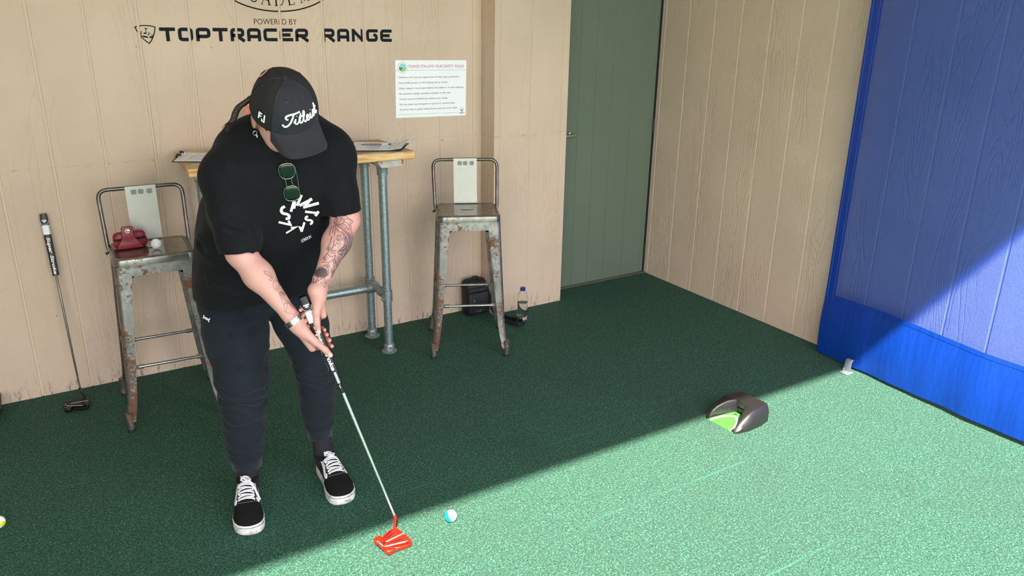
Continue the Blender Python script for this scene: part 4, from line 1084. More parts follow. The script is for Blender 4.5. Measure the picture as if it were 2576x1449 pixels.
# ------------------------------------------------------------------ smooth implicit surfaces (grid + surface nets)
def axis_grid(segs):
    """segs: list of (start, end, step) -> strictly increasing coordinates"""
    out = []
    for a, b, st in segs:
        n = max(1, int(round((b - a) / st)))
        out += [a + (b - a) * i / n for i in range(n)]
    out.append(segs[-1][1])
    return np.array(out, np.float32)
class Field:
    def __init__(self, xs, ys, zs):
        self.g = (xs, ys, zs)
        self.D = np.full((len(xs), len(ys), len(zs)), 0.25, np.float32)
    def block(self, lo, hi, m=0.03):
        lo, hi = np.minimum(lo, hi), np.maximum(lo, hi)
        sl = []
        for g, a, b in zip(self.g, lo, hi):
            i0 = max(0, int(np.searchsorted(g, a - m)) - 1); i1 = min(len(g), int(np.searchsorted(g, b + m)) + 1)
            sl.append(slice(i0, max(i0 + 1, i1)))
        sl = tuple(sl)
        P = [g[s].astype(np.float32) for g, s in zip(self.g, sl)]
        return sl, (P[0][:, None, None], P[1][None, :, None], P[2][None, None, :])
    def merge(self, sl, d, k=0.0, op='u'):
        a = self.D[sl]
        if op == 'u':
            self.D[sl] = smin(a, d, k)
        elif op == 'i':
            self.D[sl] = -smin(-a, -d, k)
        else:
            self.D[sl] = -smin(-a, d, k)
    def cone(self, a, b, ra, rb, k=0.02, op='u'):
        a = np.array(a, float); b = np.array(b, float); r = max(ra, rb)
        sl, P = self.block(np.minimum(a, b) - r, np.maximum(a, b) + r, 0.03 + k)
        self.merge(sl, d_cone(P, a, b, ra, rb), k, op)
    def ell(self, c, rad, axes=None, k=0.02, op='u'):
        c = np.array(c, float); r = max(rad)
        sl, P = self.block(c - r, c + r, 0.03 + k)
        self.merge(sl, d_ell(P, c, rad, axes), k, op)
def smin(a, b, k):
    if k <= 0: return np.minimum(a, b)
    h = np.maximum(k - np.abs(a - b), 0) / k
    return np.minimum(a, b) - h * h * (k * 0.25)
def d_cone(P, a, b, ra, rb):
    ba = b - a; L2 = float(ba @ ba) + 1e-12
    X, Y, Z = (P[i] - np.float32(a[i]) for i in range(3))
    t = np.clip((X * np.float32(ba[0]) + Y * np.float32(ba[1]) + Z * np.float32(ba[2])) / np.float32(L2), 0, 1)
    d = np.sqrt((X - t * np.float32(ba[0])) ** 2 + (Y - t * np.float32(ba[1])) ** 2 + (Z - t * np.float32(ba[2])) ** 2)
    return d - (np.float32(ra) + t * np.float32(rb - ra))
def d_ell(P, c, rad, axes=None):
    X, Y, Z = (P[i] - np.float32(c[i]) for i in range(3))
    if axes is not None:
        A = np.array(axes, np.float32)
        X, Y, Z = (A[i][0] * X + A[i][1] * Y + A[i][2] * Z for i in range(3))
    rad = np.array(rad, np.float32)
    k0 = np.sqrt((X / rad[0]) ** 2 + (Y / rad[1]) ** 2 + (Z / rad[2]) ** 2)
    k1 = np.sqrt((X / rad[0] ** 2) ** 2 + (Y / rad[1] ** 2) ** 2 + (Z / rad[2] ** 2) ** 2) + 1e-6
    return k0 * (k0 - 1) / k1
def d_sections(P, secs):
    """tube of elliptic sections stacked in z: (z, cx, cy, rx, ry, power)"""
    z = np.array([s[0] for s in secs])
    Zq = P[2]
    I = [np.interp(Zq, z, [s[i] for s in secs]).astype(np.float32) for i in range(1, 5)]
    q = 2.5
    X = np.abs((P[0] - I[0]) / I[2]); Y = np.abs((P[1] - I[1]) / I[3])
    rr = (X ** q + Y ** q) ** (1 / q)
    d = (rr - 1) * np.minimum(I[2], I[3])
    return np.maximum(d, np.maximum(np.float32(z[0]) - Zq, Zq - np.float32(z[-1])))
def surface_nets(F, smooth_it=2):
    D = F.D; xs, ys, zs = F.g
    S = D < 0
    c = np.zeros(tuple(n - 1 for n in D.shape), np.uint8)
    for dx in (0, 1):
        for dy in (0, 1):
            for dz in (0, 1):
                c += S[dx:D.shape[0] - 1 + dx, dy:D.shape[1] - 1 + dy, dz:D.shape[2] - 1 + dz]
    act = np.argwhere((c > 0) & (c < 8)); del c
    I, J, K = act.T
    idx = np.full(tuple(n - 1 for n in D.shape), -1, np.int32); idx[I, J, K] = np.arange(len(act), dtype=np.int32)
    acc = np.zeros((len(act), 3)); cnt = np.zeros(len(act))
    corners = [(a, b, d) for a in (0, 1) for b in (0, 1) for d in (0, 1)]
    val = {q: D[I + q[0], J + q[1], K + q[2]].astype(float) for q in corners}
    pos = {q: np.stack([xs[I + q[0]], ys[J + q[1]], zs[K + q[2]]], 1).astype(float) for q in corners}
    for q in corners:
        for ax in range(3):
            if q[ax]: continue
            w = list(q); w[ax] = 1; w = tuple(w)
            m = (val[q] < 0) != (val[w] < 0)
            t = np.where(m, val[q] / np.where(m, val[q] - val[w], 1), 0)[:, None]
            acc += np.where(m[:, None], pos[q] + (pos[w] - pos[q]) * t, 0); cnt += m
    V = acc / cnt[:, None]
    quads = []
    for ax in range(3):
        sl0 = [slice(None)] * 3; sl1 = [slice(None)] * 3
        sl0[ax] = slice(0, -1); sl1[ax] = slice(1, None)
        A = S[tuple(sl0)]; B = S[tuple(sl1)]
        e = np.argwhere(A != B)
        o1, o2 = [q for q in range(3) if q != ax]
        ok = (e[:, o1] > 0) & (e[:, o2] > 0) & (e[:, o1] < D.shape[o1] - 1) & (e[:, o2] < D.shape[o2] - 1)
        e = e[ok]; flip = A[tuple(e.T)]
        def cell(a, b):
            f = e.copy(); f[:, o1] -= a; f[:, o2] -= b
            return idx[tuple(f.T)]
        q = np.stack([cell(1, 1), cell(0, 1), cell(0, 0), cell(1, 0)], 1)
        if ax == 1: flip = ~flip
        q[~flip] = q[~flip][:, ::-1]
        quads.append(q)
    Q = np.concatenate(quads)
    for _ in range(smooth_it):
        s = np.zeros_like(V); n = np.zeros(len(V))
        for a in range(4):
            b = (a + 1) % 4
            np.add.at(s, Q[:, a], V[Q[:, b]]); np.add.at(n, Q[:, a], 1)
            np.add.at(s, Q[:, b], V[Q[:, a]]); np.add.at(n, Q[:, b], 1)
        V = V * 0.5 + 0.5 * s / np.maximum(n, 1)[:, None]
    return V, Q
def np_mesh(name, V, Q, mat, parent, col=None):
    me = bpy.data.meshes.new(name)
    o = np.array(ORG[parent.name])
    me.vertices.add(len(V)); me.vertices.foreach_set('co', (V - o).astype(np.float32).ravel())
    me.loops.add(Q.size); me.loops.foreach_set('vertex_index', Q.astype(np.int32).ravel())
    me.polygons.add(len(Q)); me.polygons.foreach_set('loop_start', np.arange(0, Q.size, 4, dtype=np.int32))
    me.update(calc_edges=True); me.validate()
    me.polygons.foreach_set('use_smooth', np.ones(len(me.polygons), bool))
    if col is not None:
        at = me.color_attributes.new('skin_tone', 'FLOAT_COLOR', 'POINT')
        at.data.foreach_set('color', np.concatenate([col, np.ones((len(col), 1))], 1).astype(np.float32).ravel())
    me.materials.append(mat)
    ob = bpy.data.objects.new(name, me); COL.objects.link(ob); ob.parent = parent
    ORG[ob.name] = ORG[parent.name]
    return ob
def seg_dist(P, a, b):
    a = np.array(a, float); b = np.array(b, float); ba = b - a
    t = np.clip(((P - a) @ ba) / (ba @ ba + 1e-12), 0, 1)
    return np.linalg.norm(P - a - t[:, None] * ba, axis=1)
def poly_dist(P, pts):
    d = None
    for a, b in zip(pts[:-1], pts[1:]):
        q = seg_dist(P, a, b); d = q if d is None else np.minimum(d, q)
    return d
def normals_of(V, Q):
    n = np.cross(V[Q[:, 2]] - V[Q[:, 0]], V[Q[:, 3]] - V[Q[:, 1]]); N = np.zeros_like(V)
    for a in range(4): np.add.at(N, Q[:, a], n)
    return N / (np.linalg.norm(N, axis=1)[:, None] + 1e-12)
def creases(V, N, items):
    """press soft folds into cloth: (points, depth, width)"""
    off = np.zeros(len(V))
    for pts, dep, w in items:
        lo = np.min(pts, 0) - 3 * w; hi = np.max(pts, 0) + 3 * w
        m = np.all((V > lo) & (V < hi), axis=1)
        if not m.any(): continue
        d = poly_dist(V[m], [np.array(p) for p in pts])
        off[m] += -dep * np.exp(-(d / w) ** 2) + dep * 0.55 * np.exp(-((d - 1.7 * w) / (0.8 * w)) ** 2)
    return V + N * off[:, None]

# ------------------------------------------------------------------ the golfer
PO = Vector((0.66, -1.30, 0.0))
person = thing('person', 'person in black T-shirt, dark joggers and black cap bending over a red putter', 'person', PO)
v3 = lambda *q: np.array(q, float)
nz = lambda q: q / np.linalg.norm(q)
HU = nz(v3(-0.126, -0.628, 0.765)); HF = v3(0.168, -0.776, -0.607); HF = nz(HF - HU * (HF @ HU)); HR = np.cross(HF, HU)
HC = v3(0.691, -1.500, 1.423)
hp_ = lambda x, y, z: HC + HR * x + HF * y + HU * z       # x to the golfer's right, y forward, z up
HAX = [HR, HF, HU]
GA = np.array(PA); ga, gn, gr = (np.array(q) for q in basis(PA, PB, PUT_FRONT))
gp = lambda s, r, n: GA + ga * s + gr * r + gn * n        # s down the shaft, r image right, n front
SHR, SHL = v3(0.526, -1.410, 1.215), v3(0.848, -1.435, 1.262)
ELR, ELL = v3(0.533, -1.455, 0.985), v3(0.872, -1.462, 1.048)
WRR, WRL = gp(0.066, -0.050, 0.012), gp(-0.002, 0.046, 0.008)

F = Field(axis_grid([(0.40, 0.50, 0.01), (0.50, 0.94, 0.0014), (0.94, 0.98, 0.01)]),
          axis_grid([(-1.70, -1.40, 0.0014), (-1.40, -0.98, 0.008)]),
          axis_grid([(0.03, 0.60, 0.012), (0.60, 1.09, 0.0014), (1.09, 1.24, 0.006), (1.24, 1.56, 0.0033)]))
# inner trunk and legs (under the clothes), neck
F.cone((0.655, -1.14, 0.80), (0.660, -1.24, 1.00), 0.07, 0.06, 0.0); F.cone((0.660, -1.24, 1.00), (0.672, -1.37, 1.25), 0.06, 0.07, 0.05)
for a, b, e_, c in (((0.58, -1.14, 0.78), (0.53, -1.27, 0.48), (0.527, -1.240, 0.17), (0.514, -1.268, 0.085)), ((0.73, -1.14, 0.78), (0.788, -1.255, 0.46), (0.807, -1.232, 0.21), (0.8085, -1.258, 0.085))):
    F.cone(a, b, 0.07, 0.052, 0.04); F.cone(b, e_, 0.042, 0.026, 0.02)
NB = v3(0.674, -1.375, 1.315)
F.cone(NB - v3(0, 0, 0.06), NB, 0.08, 0.06, 0.04); F.cone(NB, hp_(0, -0.030, -0.085), 0.058, 0.052, 0.03)
for sh, el, wr in ((SHR, ELR, WRR), (SHL, ELL, WRL)):
    F.cone(NB - v3(0, 0, 0.06), sh, 0.05, 0.05, 0.03)
    F.cone(sh, el, 0.047, 0.040, 0.03)
    m = el * 0.68 + wr * 0.32
    F.cone(el, m, 0.0395, 0.0415, 0.03); F.cone(m, wr, 0.0405, 0.0205, 0.03)
# head: skull, jaw, cheeks, nose, brow, lips, ears
F.ell(hp_(0, -0.008, 0.0), (0.077, 0.094, 0.098), HAX, 0.03)
F.ell(hp_(0, 0.030, -0.060), (0.061, 0.062, 0.078), HAX, 0.03)
F.ell(hp_(0, 0.062, -0.112), (0.026, 0.022, 0.022), HAX, 0.03)
for s in (-1, 1):
    F.cone(hp_(s * 0.058, 0.005, -0.075), hp_(s * 0.022, 0.064, -0.112), 0.020, 0.016, 0.025)
    F.ell(hp_(s * 0.040, 0.070, -0.052), (0.020, 0.016, 0.018), HAX, 0.02); F.ell(hp_(s * 0.050, 0.045, -0.078), (0.027, 0.032, 0.034), HAX, 0.025)
    F.ell(hp_(s * 0.031, 0.091, -0.020), (0.014, 0.008, 0.008), HAX, 0.012, 'd')
    F.ell(hp_(s * 0.031, 0.078, -0.021), (0.0125, 0.0125, 0.0115), HAX, 0.004)
    F.ell(hp_(s * 0.086, -0.020, -0.044), (0.009, 0.020, 0.031), [nz(HR * 0.92 - HF * s * 0.36), nz(HF * 0.92 + HR * s * 0.36), HU], 0.008)
    F.ell(hp_(s * 0.097, -0.016, -0.040), (0.004, 0.009, 0.016), HAX, 0.006, 'd')
    F.ell(hp_(s * 0.010, 0.102, -0.054), (0.007, 0.008, 0.006), HAX, 0.008)
F.cone(hp_(0, 0.090, -0.016), hp_(0, 0.108, -0.050), 0.007, 0.0095, 0.012)
F.cone(hp_(-0.018, 0.086, -0.082), hp_(0.018, 0.086, -0.082), 0.006, 0.006, 0.008); F.cone(hp_(-0.014, 0.0855, -0.092), hp_(0.014, 0.0855, -0.092), 0.007, 0.007, 0.008)
F.cone(hp_(-0.022, 0.094, -0.0868), hp_(0.022, 0.094, -0.0868), 0.0016, 0.0016, 0.003, 'd')

# hands: palm of metacarpals, four fingers that wrap behind the grip, thumb down the front
NAILS = []
def hand(side, wr, s_mcp, s_wrap, thumb, rad=0.0082):
    """side +1: hand on the image right of the grip (golfer's left)"""
    sl, P = F.block(np.minimum(gp(-0.02, 0, 0), gp(0.25, 0, 0)) - 0.10, np.maximum(gp(-0.02, 0, 0), gp(0.25, 0, 0)) + 0.10, 0.0)
    palm = None
    mcp = []
    for i, s in enumerate(s_mcp):              # index, middle, ring, little
        m = gp(s, side * (0.0335 + (0.001, 0.003, 0.002, -0.001)[i]), (-0.002, -0.010, -0.015, -0.018)[i])
        mcp.append(m)
        w0 = wr + (m - wr) * 0.05 + gn * (0.010, 0.004, -0.004, -0.012)[i] * 0.8
        d = d_cone(P, w0, m, 0.0165, (0.0118, 0.0118, 0.011, 0.0102)[i])
        palm = d if palm is None else smin(palm, d, 0.014)
    palm = smin(palm, d_cone(P, wr - ga * 0.004, wr + (mcp[1] - wr) * 0.25, 0.0235, 0.019), 0.02)
    # thumb: base joint, knuckle, tip
    t0, t1, t2, t3 = thumb
    th = smin(d_cone(P, t0, t1, 0.0165, 0.0122), d_cone(P, t1, t2, 0.0112, 0.0098), 0.006)
    th = smin(th, d_cone(P, t2, t3, 0.0102, 0.0078), 0.005)
    hd = smin(palm, th, 0.012)
    NAILS.append((t3 + (t2 - t3) * 0.05 + gn * 0.008, nz(t3 - t2), 0.0062, gn))
    parts = []
    for i, s in enumerate(s_wrap):
        r = rad * (1.0, 1.03, 0.97, 0.86)[i]; R = 0.0165 + r * 0.9
        ang = lambda deg, q=1.0: (side * math.cos(math.radians(deg)) * R * q, math.sin(math.radians(deg)) * R * q)
        p0 = mcp[i]
        p1 = gp(s, *ang(-58, 1.22)); p2 = gp(s + 0.002, *ang(-128, 1.02)); p3 = gp(s + 0.003, *ang(-200 if side > 0 else -190, 1.0))
        f = smin(d_cone(P, p0, p1, r * 1.16, r * 1.05), d_cone(P, p1, p2, r * 1.05, r * 0.97), 0.004)
        f = smin(f, d_cone(P, p2, p3, r * 0.98, r * 0.82), 0.004)
        parts.append(smin(hd, f, 0.007))
    out = parts[0]
    for q in parts[1:]: out = np.minimum(out, q)
    F.merge(sl, out, 0.0)
    return sl, out
# merge each hand with its forearm by re-adding the wrist smoothly
SCALE = 1.12
hand(+1, WRL, [q * SCALE for q in (0.072, 0.058, 0.043, 0.028)], [q * SCALE for q in (0.084, 0.066, 0.048, 0.031)],
     (gp(0.030, 0.036, 0.014), gp(0.058, 0.020, 0.024), gp(0.090, 0.010, 0.0265), gp(0.120, 0.0045, 0.0245)))
hand(-1, WRR, [q * SCALE for q in (0.152, 0.138, 0.122, 0.107)], [q * SCALE for q in (0.1635, 0.1445, 0.1265, 0.1105)],
     (gp(0.105, -0.036, 0.016), gp(0.148, -0.016, 0.0245), gp(0.182, 0.002, 0.0265), gp(0.206, 0.0105, 0.0240)))
F.cone(WRL + (ELL - WRL) * 0.16, WRL + ga * 0.014 + gr * 0.003, 0.0235, 0.0200, 0.016)
F.cone(WRR + (ELR - WRR) * 0.12, WRR + ga * 0.012, 0.0240, 0.0210, 0.012)
BV, BQ = surface_nets(F, 2)
del F.D
BN = normals_of(BV, BQ)
# skin colour per vertex
SK = np.tile(np.array(srgb(198, 152, 143)[:3]), (len(BV), 1))
PINK = np.array(srgb(204, 130, 120)[:3])
def tint(w, colr):
    global SK
    w = np.clip(w, 0, 1)[:, None]; SK = SK * (1 - w) + np.array(colr)[None, :] * w
rngn = np.sin(BV @ v3(61, 37, 53)) * np.sin(BV @ v3(-43, 71, 29) + 1.7) * 0.5 + 0.5
tint(0.22 * rngn, PINK)
hs = np.exp(-(np.minimum(seg_dist(BV, gp(0.03, 0, -0.01), gp(0.2, 0, -0.01)), 1) / 0.045) ** 2)
tint(0.50 * hs * (BV[:, 2] < 0.86), PINK)
for q in (gp(0.05, -0.03, -0.01), gp(0.15, 0.03, -0.01)):
    tint(0.55 * np.exp(-(np.linalg.norm(BV - q, axis=1) / 0.03) ** 2), srgb(204, 112, 104)[:3])
tint(0.5 * np.exp(-(np.linalg.norm(BV - ELL, axis=1) / 0.07) ** 2), srgb(226, 150, 140)[:3])
for c_, dr, r_, fn_ in NAILS:
    q = BV - c_; al = q @ dr; la = q @ np.cross(dr, fn_); dp_ = q @ fn_
    m = ((al / (r_ * 1.15)) ** 2 + (la / (r_ * 0.95)) ** 2 < 1) & (dp_ > -0.006)
    tint(0.75 * m, srgb(238, 196, 188)[:3])
tint(0.8 * np.exp(-(seg_dist(BV, hp_(-0.018, 0.093, -0.0868), hp_(0.018, 0.093, -0.0868)) / 0.0075) ** 2), srgb(186, 104, 100)[:3])
for s in (-1, 1):
    tint(0.95 * np.exp(-(seg_dist(BV, hp_(s * 0.016, 0.092, -0.001), hp_(s * 0.046, 0.082, 0.001)) / 0.004) ** 2), (0.03, 0.018, 0.012))
    tint(1.0 * (np.linalg.norm(BV - hp_(s * 0.031, 0.088, -0.021), axis=1) < 0.009), (0.8, 0.78, 0.76))
    tint(1.0 * (np.linalg.norm(BV - hp_(s * 0.031, 0.0905, -0.0225), axis=1) < 0.0045), (0.06, 0.03, 0.02))
# tattoos, drawn flat in each forearm's own frame (u across, v along the arm)
VW = nz(v3(-0.27, -0.95, 0.14))
INK = np.array((0.030, 0.034, 0.042))
def arm_uv(el, wr, e0, w0, unit):
    ax = nz(wr - el); sd = nz(np.cross(ax, VW)); sd = sd if sd[0] > 0 else -sd
    q = BV - el; al = q @ ax; la = q @ sd
    e0, w0 = np.array(e0, float), np.array(w0, float); dl = w0 - e0; Ln = np.linalg.norm(dl); dl /= Ln; pr = np.array([-dl[1], dl[0]]); pr = pr if pr[0] > 0 else -pr
    k = Ln / np.linalg.norm(wr - el)
    uv = e0[None, :] + al[:, None] * k * dl + la[:, None] / unit * pr
    rad = np.linalg.norm(q - al[:, None] * ax, axis=1)
    ok = (rad < 0.06) & (al > -0.02) & (al < np.linalg.norm(wr - el) * 1.02) & (BN @ VW > -0.25)
    return uv, ok
def ink_lines(uv, ok, strokes, w, amount):
    ids = np.where(ok)[0]
    P2 = uv[ids]; dk = np.zeros(len(ids))
    for st in strokes:
        sm = [np.array((q.x, q.y)) for q in smoothpath([(p[0], p[1], 0) for p in st], 4)] if len(st) > 2 else [np.array(p, float) for p in st]
        d = poly_dist(P2, sm)
        dk = np.maximum(dk, np.clip(1.25 - d / w, 0, 1))
    full = np.zeros(len(BV)); full[ids] = dk * amount
    tint(full, INK)
def ink_blob(uv, ok, c, rx, ry, amount, ang=0.0, wob=0.2, hard=1.2):
    ids = np.where(ok)[0]; q = uv[ids] - np.array(c, float); ca, sa = math.cos(ang), math.sin(ang)
    a = (q[:, 0] * ca + q[:, 1] * sa) / rx; b = (-q[:, 0] * sa + q[:, 1] * ca) / ry
    r = np.sqrt(a * a + b * b) + wob * np.sin(uv[ids][:, 0] * 0.21) * np.sin(uv[ids][:, 1] * 0.17)
    full = np.zeros(len(BV)); full[ids] = np.clip(0.3 + hard - r * hard, 0, 1) * amount
    tint(full, INK)
def petals(c, n, r0, r1, a0=0.0, wd=0.36):
    out = []
    for k in range(n):
        a = a0 + 2 * math.pi * k / n; p = lambda r, t: (c[0] + r * math.cos(a + t), c[1] + r * math.sin(a + t))
        out.append([p(r0, -wd * 0.7), p((r0 + r1) / 2, -wd), p(r1, 0), p((r0 + r1) / 2, wd), p(r0, wd * 0.7)])
        out.append([p(r0, 0), p(r1 * 0.85, 0)])
    return out
uv, ok = arm_uv(ELL, WRL, (368, 75), (105, 803), 0.00034)
ink_blob(uv, ok, (275, 140), 62, 60, 0.22); ink_blob(uv, ok, (365, 350), 60, 130, 0.42, 0.2); ink_blob(uv, ok, (300, 520), 58, 100, 0.38, 0.3); ink_blob(uv, ok, (215, 340), 60, 110, 0.14, 0.25); ink_blob(uv, ok, (310, 420), 50, 24, 0.45, -0.5)
L_INK = [[(245, 172), (262, 130), (300, 112), (318, 140), (290, 170), (245, 172)], [(250, 178), (300, 166), (342, 186), (322, 216), (275, 202), (250, 178)], [(240, 168), (238, 122), (270, 96), (300, 112)], [(275, 96), (320, 70), (346, 106), (318, 122)],
    [(346, 106), (400, 126), (376, 162), (338, 150), (318, 140)], [(376, 162), (390, 182), (362, 218), (340, 186)], [(330, 215), (346, 250), (312, 228)], [(240, 180), (290, 215), (335, 252)], [(236, 182), (262, 238)], [(228, 182), (214, 262)], [(255, 165), (300, 125)], [(262, 180), (325, 195)], [(245, 150), (262, 108)], [(300, 92), (328, 88)], [(352, 120), (384, 130), (368, 150)], [(352, 170), (374, 178), (358, 202)],
    [(215, 190), (196, 240), (188, 285)], [(240, 205), (228, 290)], [(250, 225), (262, 250), (290, 255), (312, 290), (322, 330)], [(243, 331), (262, 314), (292, 329), (268, 343), (243, 331)], [(240, 306), (274, 294), (302, 314)], [(262, 300), (256, 280)], [(284, 300), (286, 276)], [(206, 300), (194, 362), (178, 402), (190, 436), (174, 456)], [(226, 345), (220, 402), (206, 425)],
    [(172, 458), (208, 492), (248, 470)], [(200, 430), (250, 428)], [(206, 444), (250, 443)], [(206, 456), (246, 458)], [(135, 540), (180, 547), (226, 522), (252, 478)], [(160, 530), (150, 500), (172, 462)], [(252, 360), (256, 376)], [(266, 362), (272, 380)], [(280, 356), (290, 372)], [(262, 392), (268, 408)], [(236, 372), (240, 390)], [(282, 384), (290, 398)],
    [(300, 242), (332, 300), (322, 372), (290, 422)], [(330, 246), (370, 300), (360, 372), (322, 420)], [(345, 250), (400, 300), (395, 372), (346, 450)], [(360, 246), (430, 290), (420, 362), (380, 432)], [(386, 200), (412, 250), (440, 275)], [(316, 260), (350, 330), (340, 380)], [(380, 275), (385, 330), (372, 380)], [(410, 275), (408, 330), (396, 350)],
    [(264, 442), (320, 390), (376, 370), (346, 430), (286, 456), (264, 442)], [(264, 442), (350, 400)], [(300, 420), (330, 420)], [(290, 460), (342, 470), (300, 542)], [(346, 440), (332, 520), (300, 562)], [(372, 430), (352, 500), (320, 562)], [(240, 500), (264, 560), (282, 602)], [(226, 512), (246, 580), (250, 622)], [(256, 520), (272, 580)], [(280, 480), (296, 530), (290, 590)], [(320, 480), (318, 530)],
    [(150, 572), (172, 592)], [(162, 566), (180, 592)], [(174, 562), (190, 592)], [(188, 556), (200, 590)], [(110, 590), (150, 580), (186, 602), (192, 650), (150, 692), (72, 742)], [(68, 700), (62, 748)], [(100, 700), (72, 744)], [(240, 690), (222, 730)], [(210, 600), (240, 640), (236, 700)]]
HT = []
for k in range(70):
    u0, v0 = (random.uniform(300, 430), random.uniform(250, 450)) if k % 2 else (random.uniform(235, 340), random.uniform(450, 620))
    ln_ = random.uniform(22, 48); an_ = 1.75 + random.uniform(-0.4, 0.4)
    HT.append([(u0, v0), (u0 + ln_ * 0.5 * math.cos(an_) + 3, v0 + ln_ * 0.5 * math.sin(an_)), (u0 + ln_ * math.cos(an_), v0 + ln_ * math.sin(an_))])
for k in range(26):
    u0, v0 = random.uniform(215, 300), random.uniform(270, 430)
    HT.append([(u0, v0), (u0 + 3, v0 + 9)])
ink_lines(uv, ok, HT, 3.0, 0.55)
ink_lines(uv, ok, L_INK, 4.8, 0.84)
ink_lines(uv, ok, petals((258, 640), 6, 6, 46, 0.3, 0.45) + petals((168, 738), 5, 5, 48, 0.5, 0.5), 3.4, 0.7)
ink_blob(uv, ok, (265, 328), 11, 8, 0.8); ink_blob(uv, ok, (188, 412), 30, 18, 0.5, -0.3); ink_blob(uv, ok, (154, 506), 26, 26, 0.42); ink_blob(uv, ok, (128, 645), 60, 54, 0.9, -0.3, 0.1, 5.0)
uv, ok = arm_uv(ELR, WRR, (-290, -180), (501, 788), 0.000236)
ink_lines(uv, ok, [[(45, 62), (120, 85), (158, 145), (150, 156), (100, 122), (52, 100), (76, 90), (45, 62)], [(62, 78), (142, 138)], [(150, 156), (130, 186), (156, 198), (160, 165)], [(195, 188), (178, 230), (185, 290), (206, 330), (240, 346), (265, 370)], [(195, 188), (236, 226), (250, 292), (236, 320), (214, 270)], [(206, 300), (222, 318)],
    [(230, 330), (266, 318), (312, 340), (336, 380), (330, 426), (300, 446), (280, 402), (264, 370)], [(250, 350), (300, 370), (322, 412)], [(270, 344), (320, 386)], [(284, 350), (276, 390)], [(305, 440), (312, 480), (348, 540)], [(305, 440), (345, 455), (402, 508), (352, 522)], [(330, 470), (380, 500)],
    [(385, 510), (372, 640), (345, 575), (350, 522), (385, 510), (495, 606), (485, 666), (372, 640)], [(402, 500), (470, 560), (522, 640)], [(485, 666), (480, 690), (545, 664)], [(500, 650), (520, 662)]], 4.6, 0.66)
ink_blob(uv, ok, (300, 385), 36, 44, 0.42); ink_blob(uv, ok, (450, 560), 18, 70, 0.42, -0.75)
t = NT('skin')
at = t.n('ShaderNodeAttribute', attribute_name='skin_tone')
sp = t.noise(t.pos(), 480, 2)
t.set(Base_Color=at.outputs['Color'], Roughness=0.5, Normal=t.bump(sp, 0.12, 0.0006))
t.b.inputs['Subsurface Weight'].default_value = 0.03
t.b.inputs['Subsurface Radius'].default_value = (0.008, 0.004, 0.002)
t.b.inputs['Subsurface Scale'].default_value = 0.5
M_SKIN = t.m
body = np_mesh('body', BV, BQ, M_SKIN, person, SK)
del BV, BQ, BN, SK

# T-shirt: trunk sections plus loose sleeves, open neck
def cloth_mat(name, col, nscale, rough=0.85, sheen=0.15):
    t = NT(name); p = t.pos()
    n1 = t.noise(p, nscale, 2); n2 = t.noise(p, 14, 3)
    t.set(Base_Color=t.ramp(n2, [(0.3, tuple(c * 0.85 for c in col)), (0.7, tuple(c * 1.15 for c in col))]), Roughness=rough, Normal=t.bump(t.math('ADD', n1, t.math('MULTIPLY', n2, 1.5)), 0.2, 0.0015))
    t.b.inputs['Sheen Weight'].default_value = sheen; t.b.inputs['Specular IOR Level'].default_value = 0.2
    return t.m
M_TEE = cloth_mat('black_cotton', (0.0042, 0.0047, 0.0068), 600, 0.85, 0.03)
M_JOG = cloth_mat('charcoal_fleece', (0.0092, 0.0135, 0.0200), 500, 0.9, 0.05)
F = Field(axis_grid([(0.36, 1.00, 0.005)]), axis_grid([(-1.64, -0.94, 0.005)]), axis_grid([(0.68, 1.42, 0.005)]))
secs = [(0.735, 0.652, -1.158, 0.222, 0.178), (0.80, 0.654, -1.170, 0.224, 0.178), (0.90, 0.656, -1.205, 0.217, 0.176), (1.00, 0.660, -1.250, 0.212, 0.172), (1.10, 0.664, -1.305, 0.205, 0.162), (1.18, 0.668, -1.350, 0.186, 0.150), (1.25, 0.674, -1.385, 0.160, 0.128), (1.31, 0.678, -1.400, 0.110, 0.090), (1.345, 0.680, -1.400, 0.070, 0.055)]
sl, P = F.block((0.3, -1.7, 0.6), (1.05, -0.9, 1.45)); F.merge(sl, d_sections(P, secs), 0.0)
for sh, el, r0, r1, h in ((SHR, ELR, 0.073, 0.066, 1.03), (SHL, ELL, 0.061, 0.057, 0.97)):
    F.cone(sh, sh + (el - sh) * h, r0, r1, 0.045)
    F.cone(NB + v3(0, 0.02, -0.02), sh + v3(0, 0, 0.0), 0.066, 0.064, 0.06)
F.cone(v3(0.600, -1.325, 1.275), v3(0.785, -1.37, 1.310), 0.078, 0.078, 0.075)
# cut the sleeves and hem flat, open the neck
for sh, el, h in ((SHR, ELR, 0.985), (SHL, ELL, 0.90)):
    d = nz(el - sh); q = sh + (el - sh) * h
    sl, P = F.block(q - 0.11, q + 0.11, 0.02)
    pl_ = (P[0] - q[0]) * d[0] + (P[1] - q[1]) * d[1] + (P[2] - q[2]) * d[2]
    near = d_cone(P, q - d * 0.05, q + d * 0.25, 0.088, 0.088)
    cut = np.maximum(-pl_, near)
    F.merge(sl, cut, 0.0, 'd')
    F.cone(q + d * 0.03, q - d * 0.022, 0.052, 0.050, 0.004, 'd')
F.cone(NB + v3(0, -0.014, -0.02), hp_(0, -0.02, -0.10), 0.064, 0.075, 0.006, 'd')
sl, P = F.block((0.3, -1.7, 0.6), (1.05, -0.9, 0.85)); hemz = 0.752 + 0.012 * np.sin(P[0] * 9.0 + 1.0) + 0.0 * P[1] + 0.0 * P[2] - 0.03 * (P[1] + 1.16)
F.merge(sl, (hemz - P[2]).astype(np.float32), 0.004, 'i')
TV, TQ = surface_nets(F, 3)
TN = normals_of(TV, TQ)
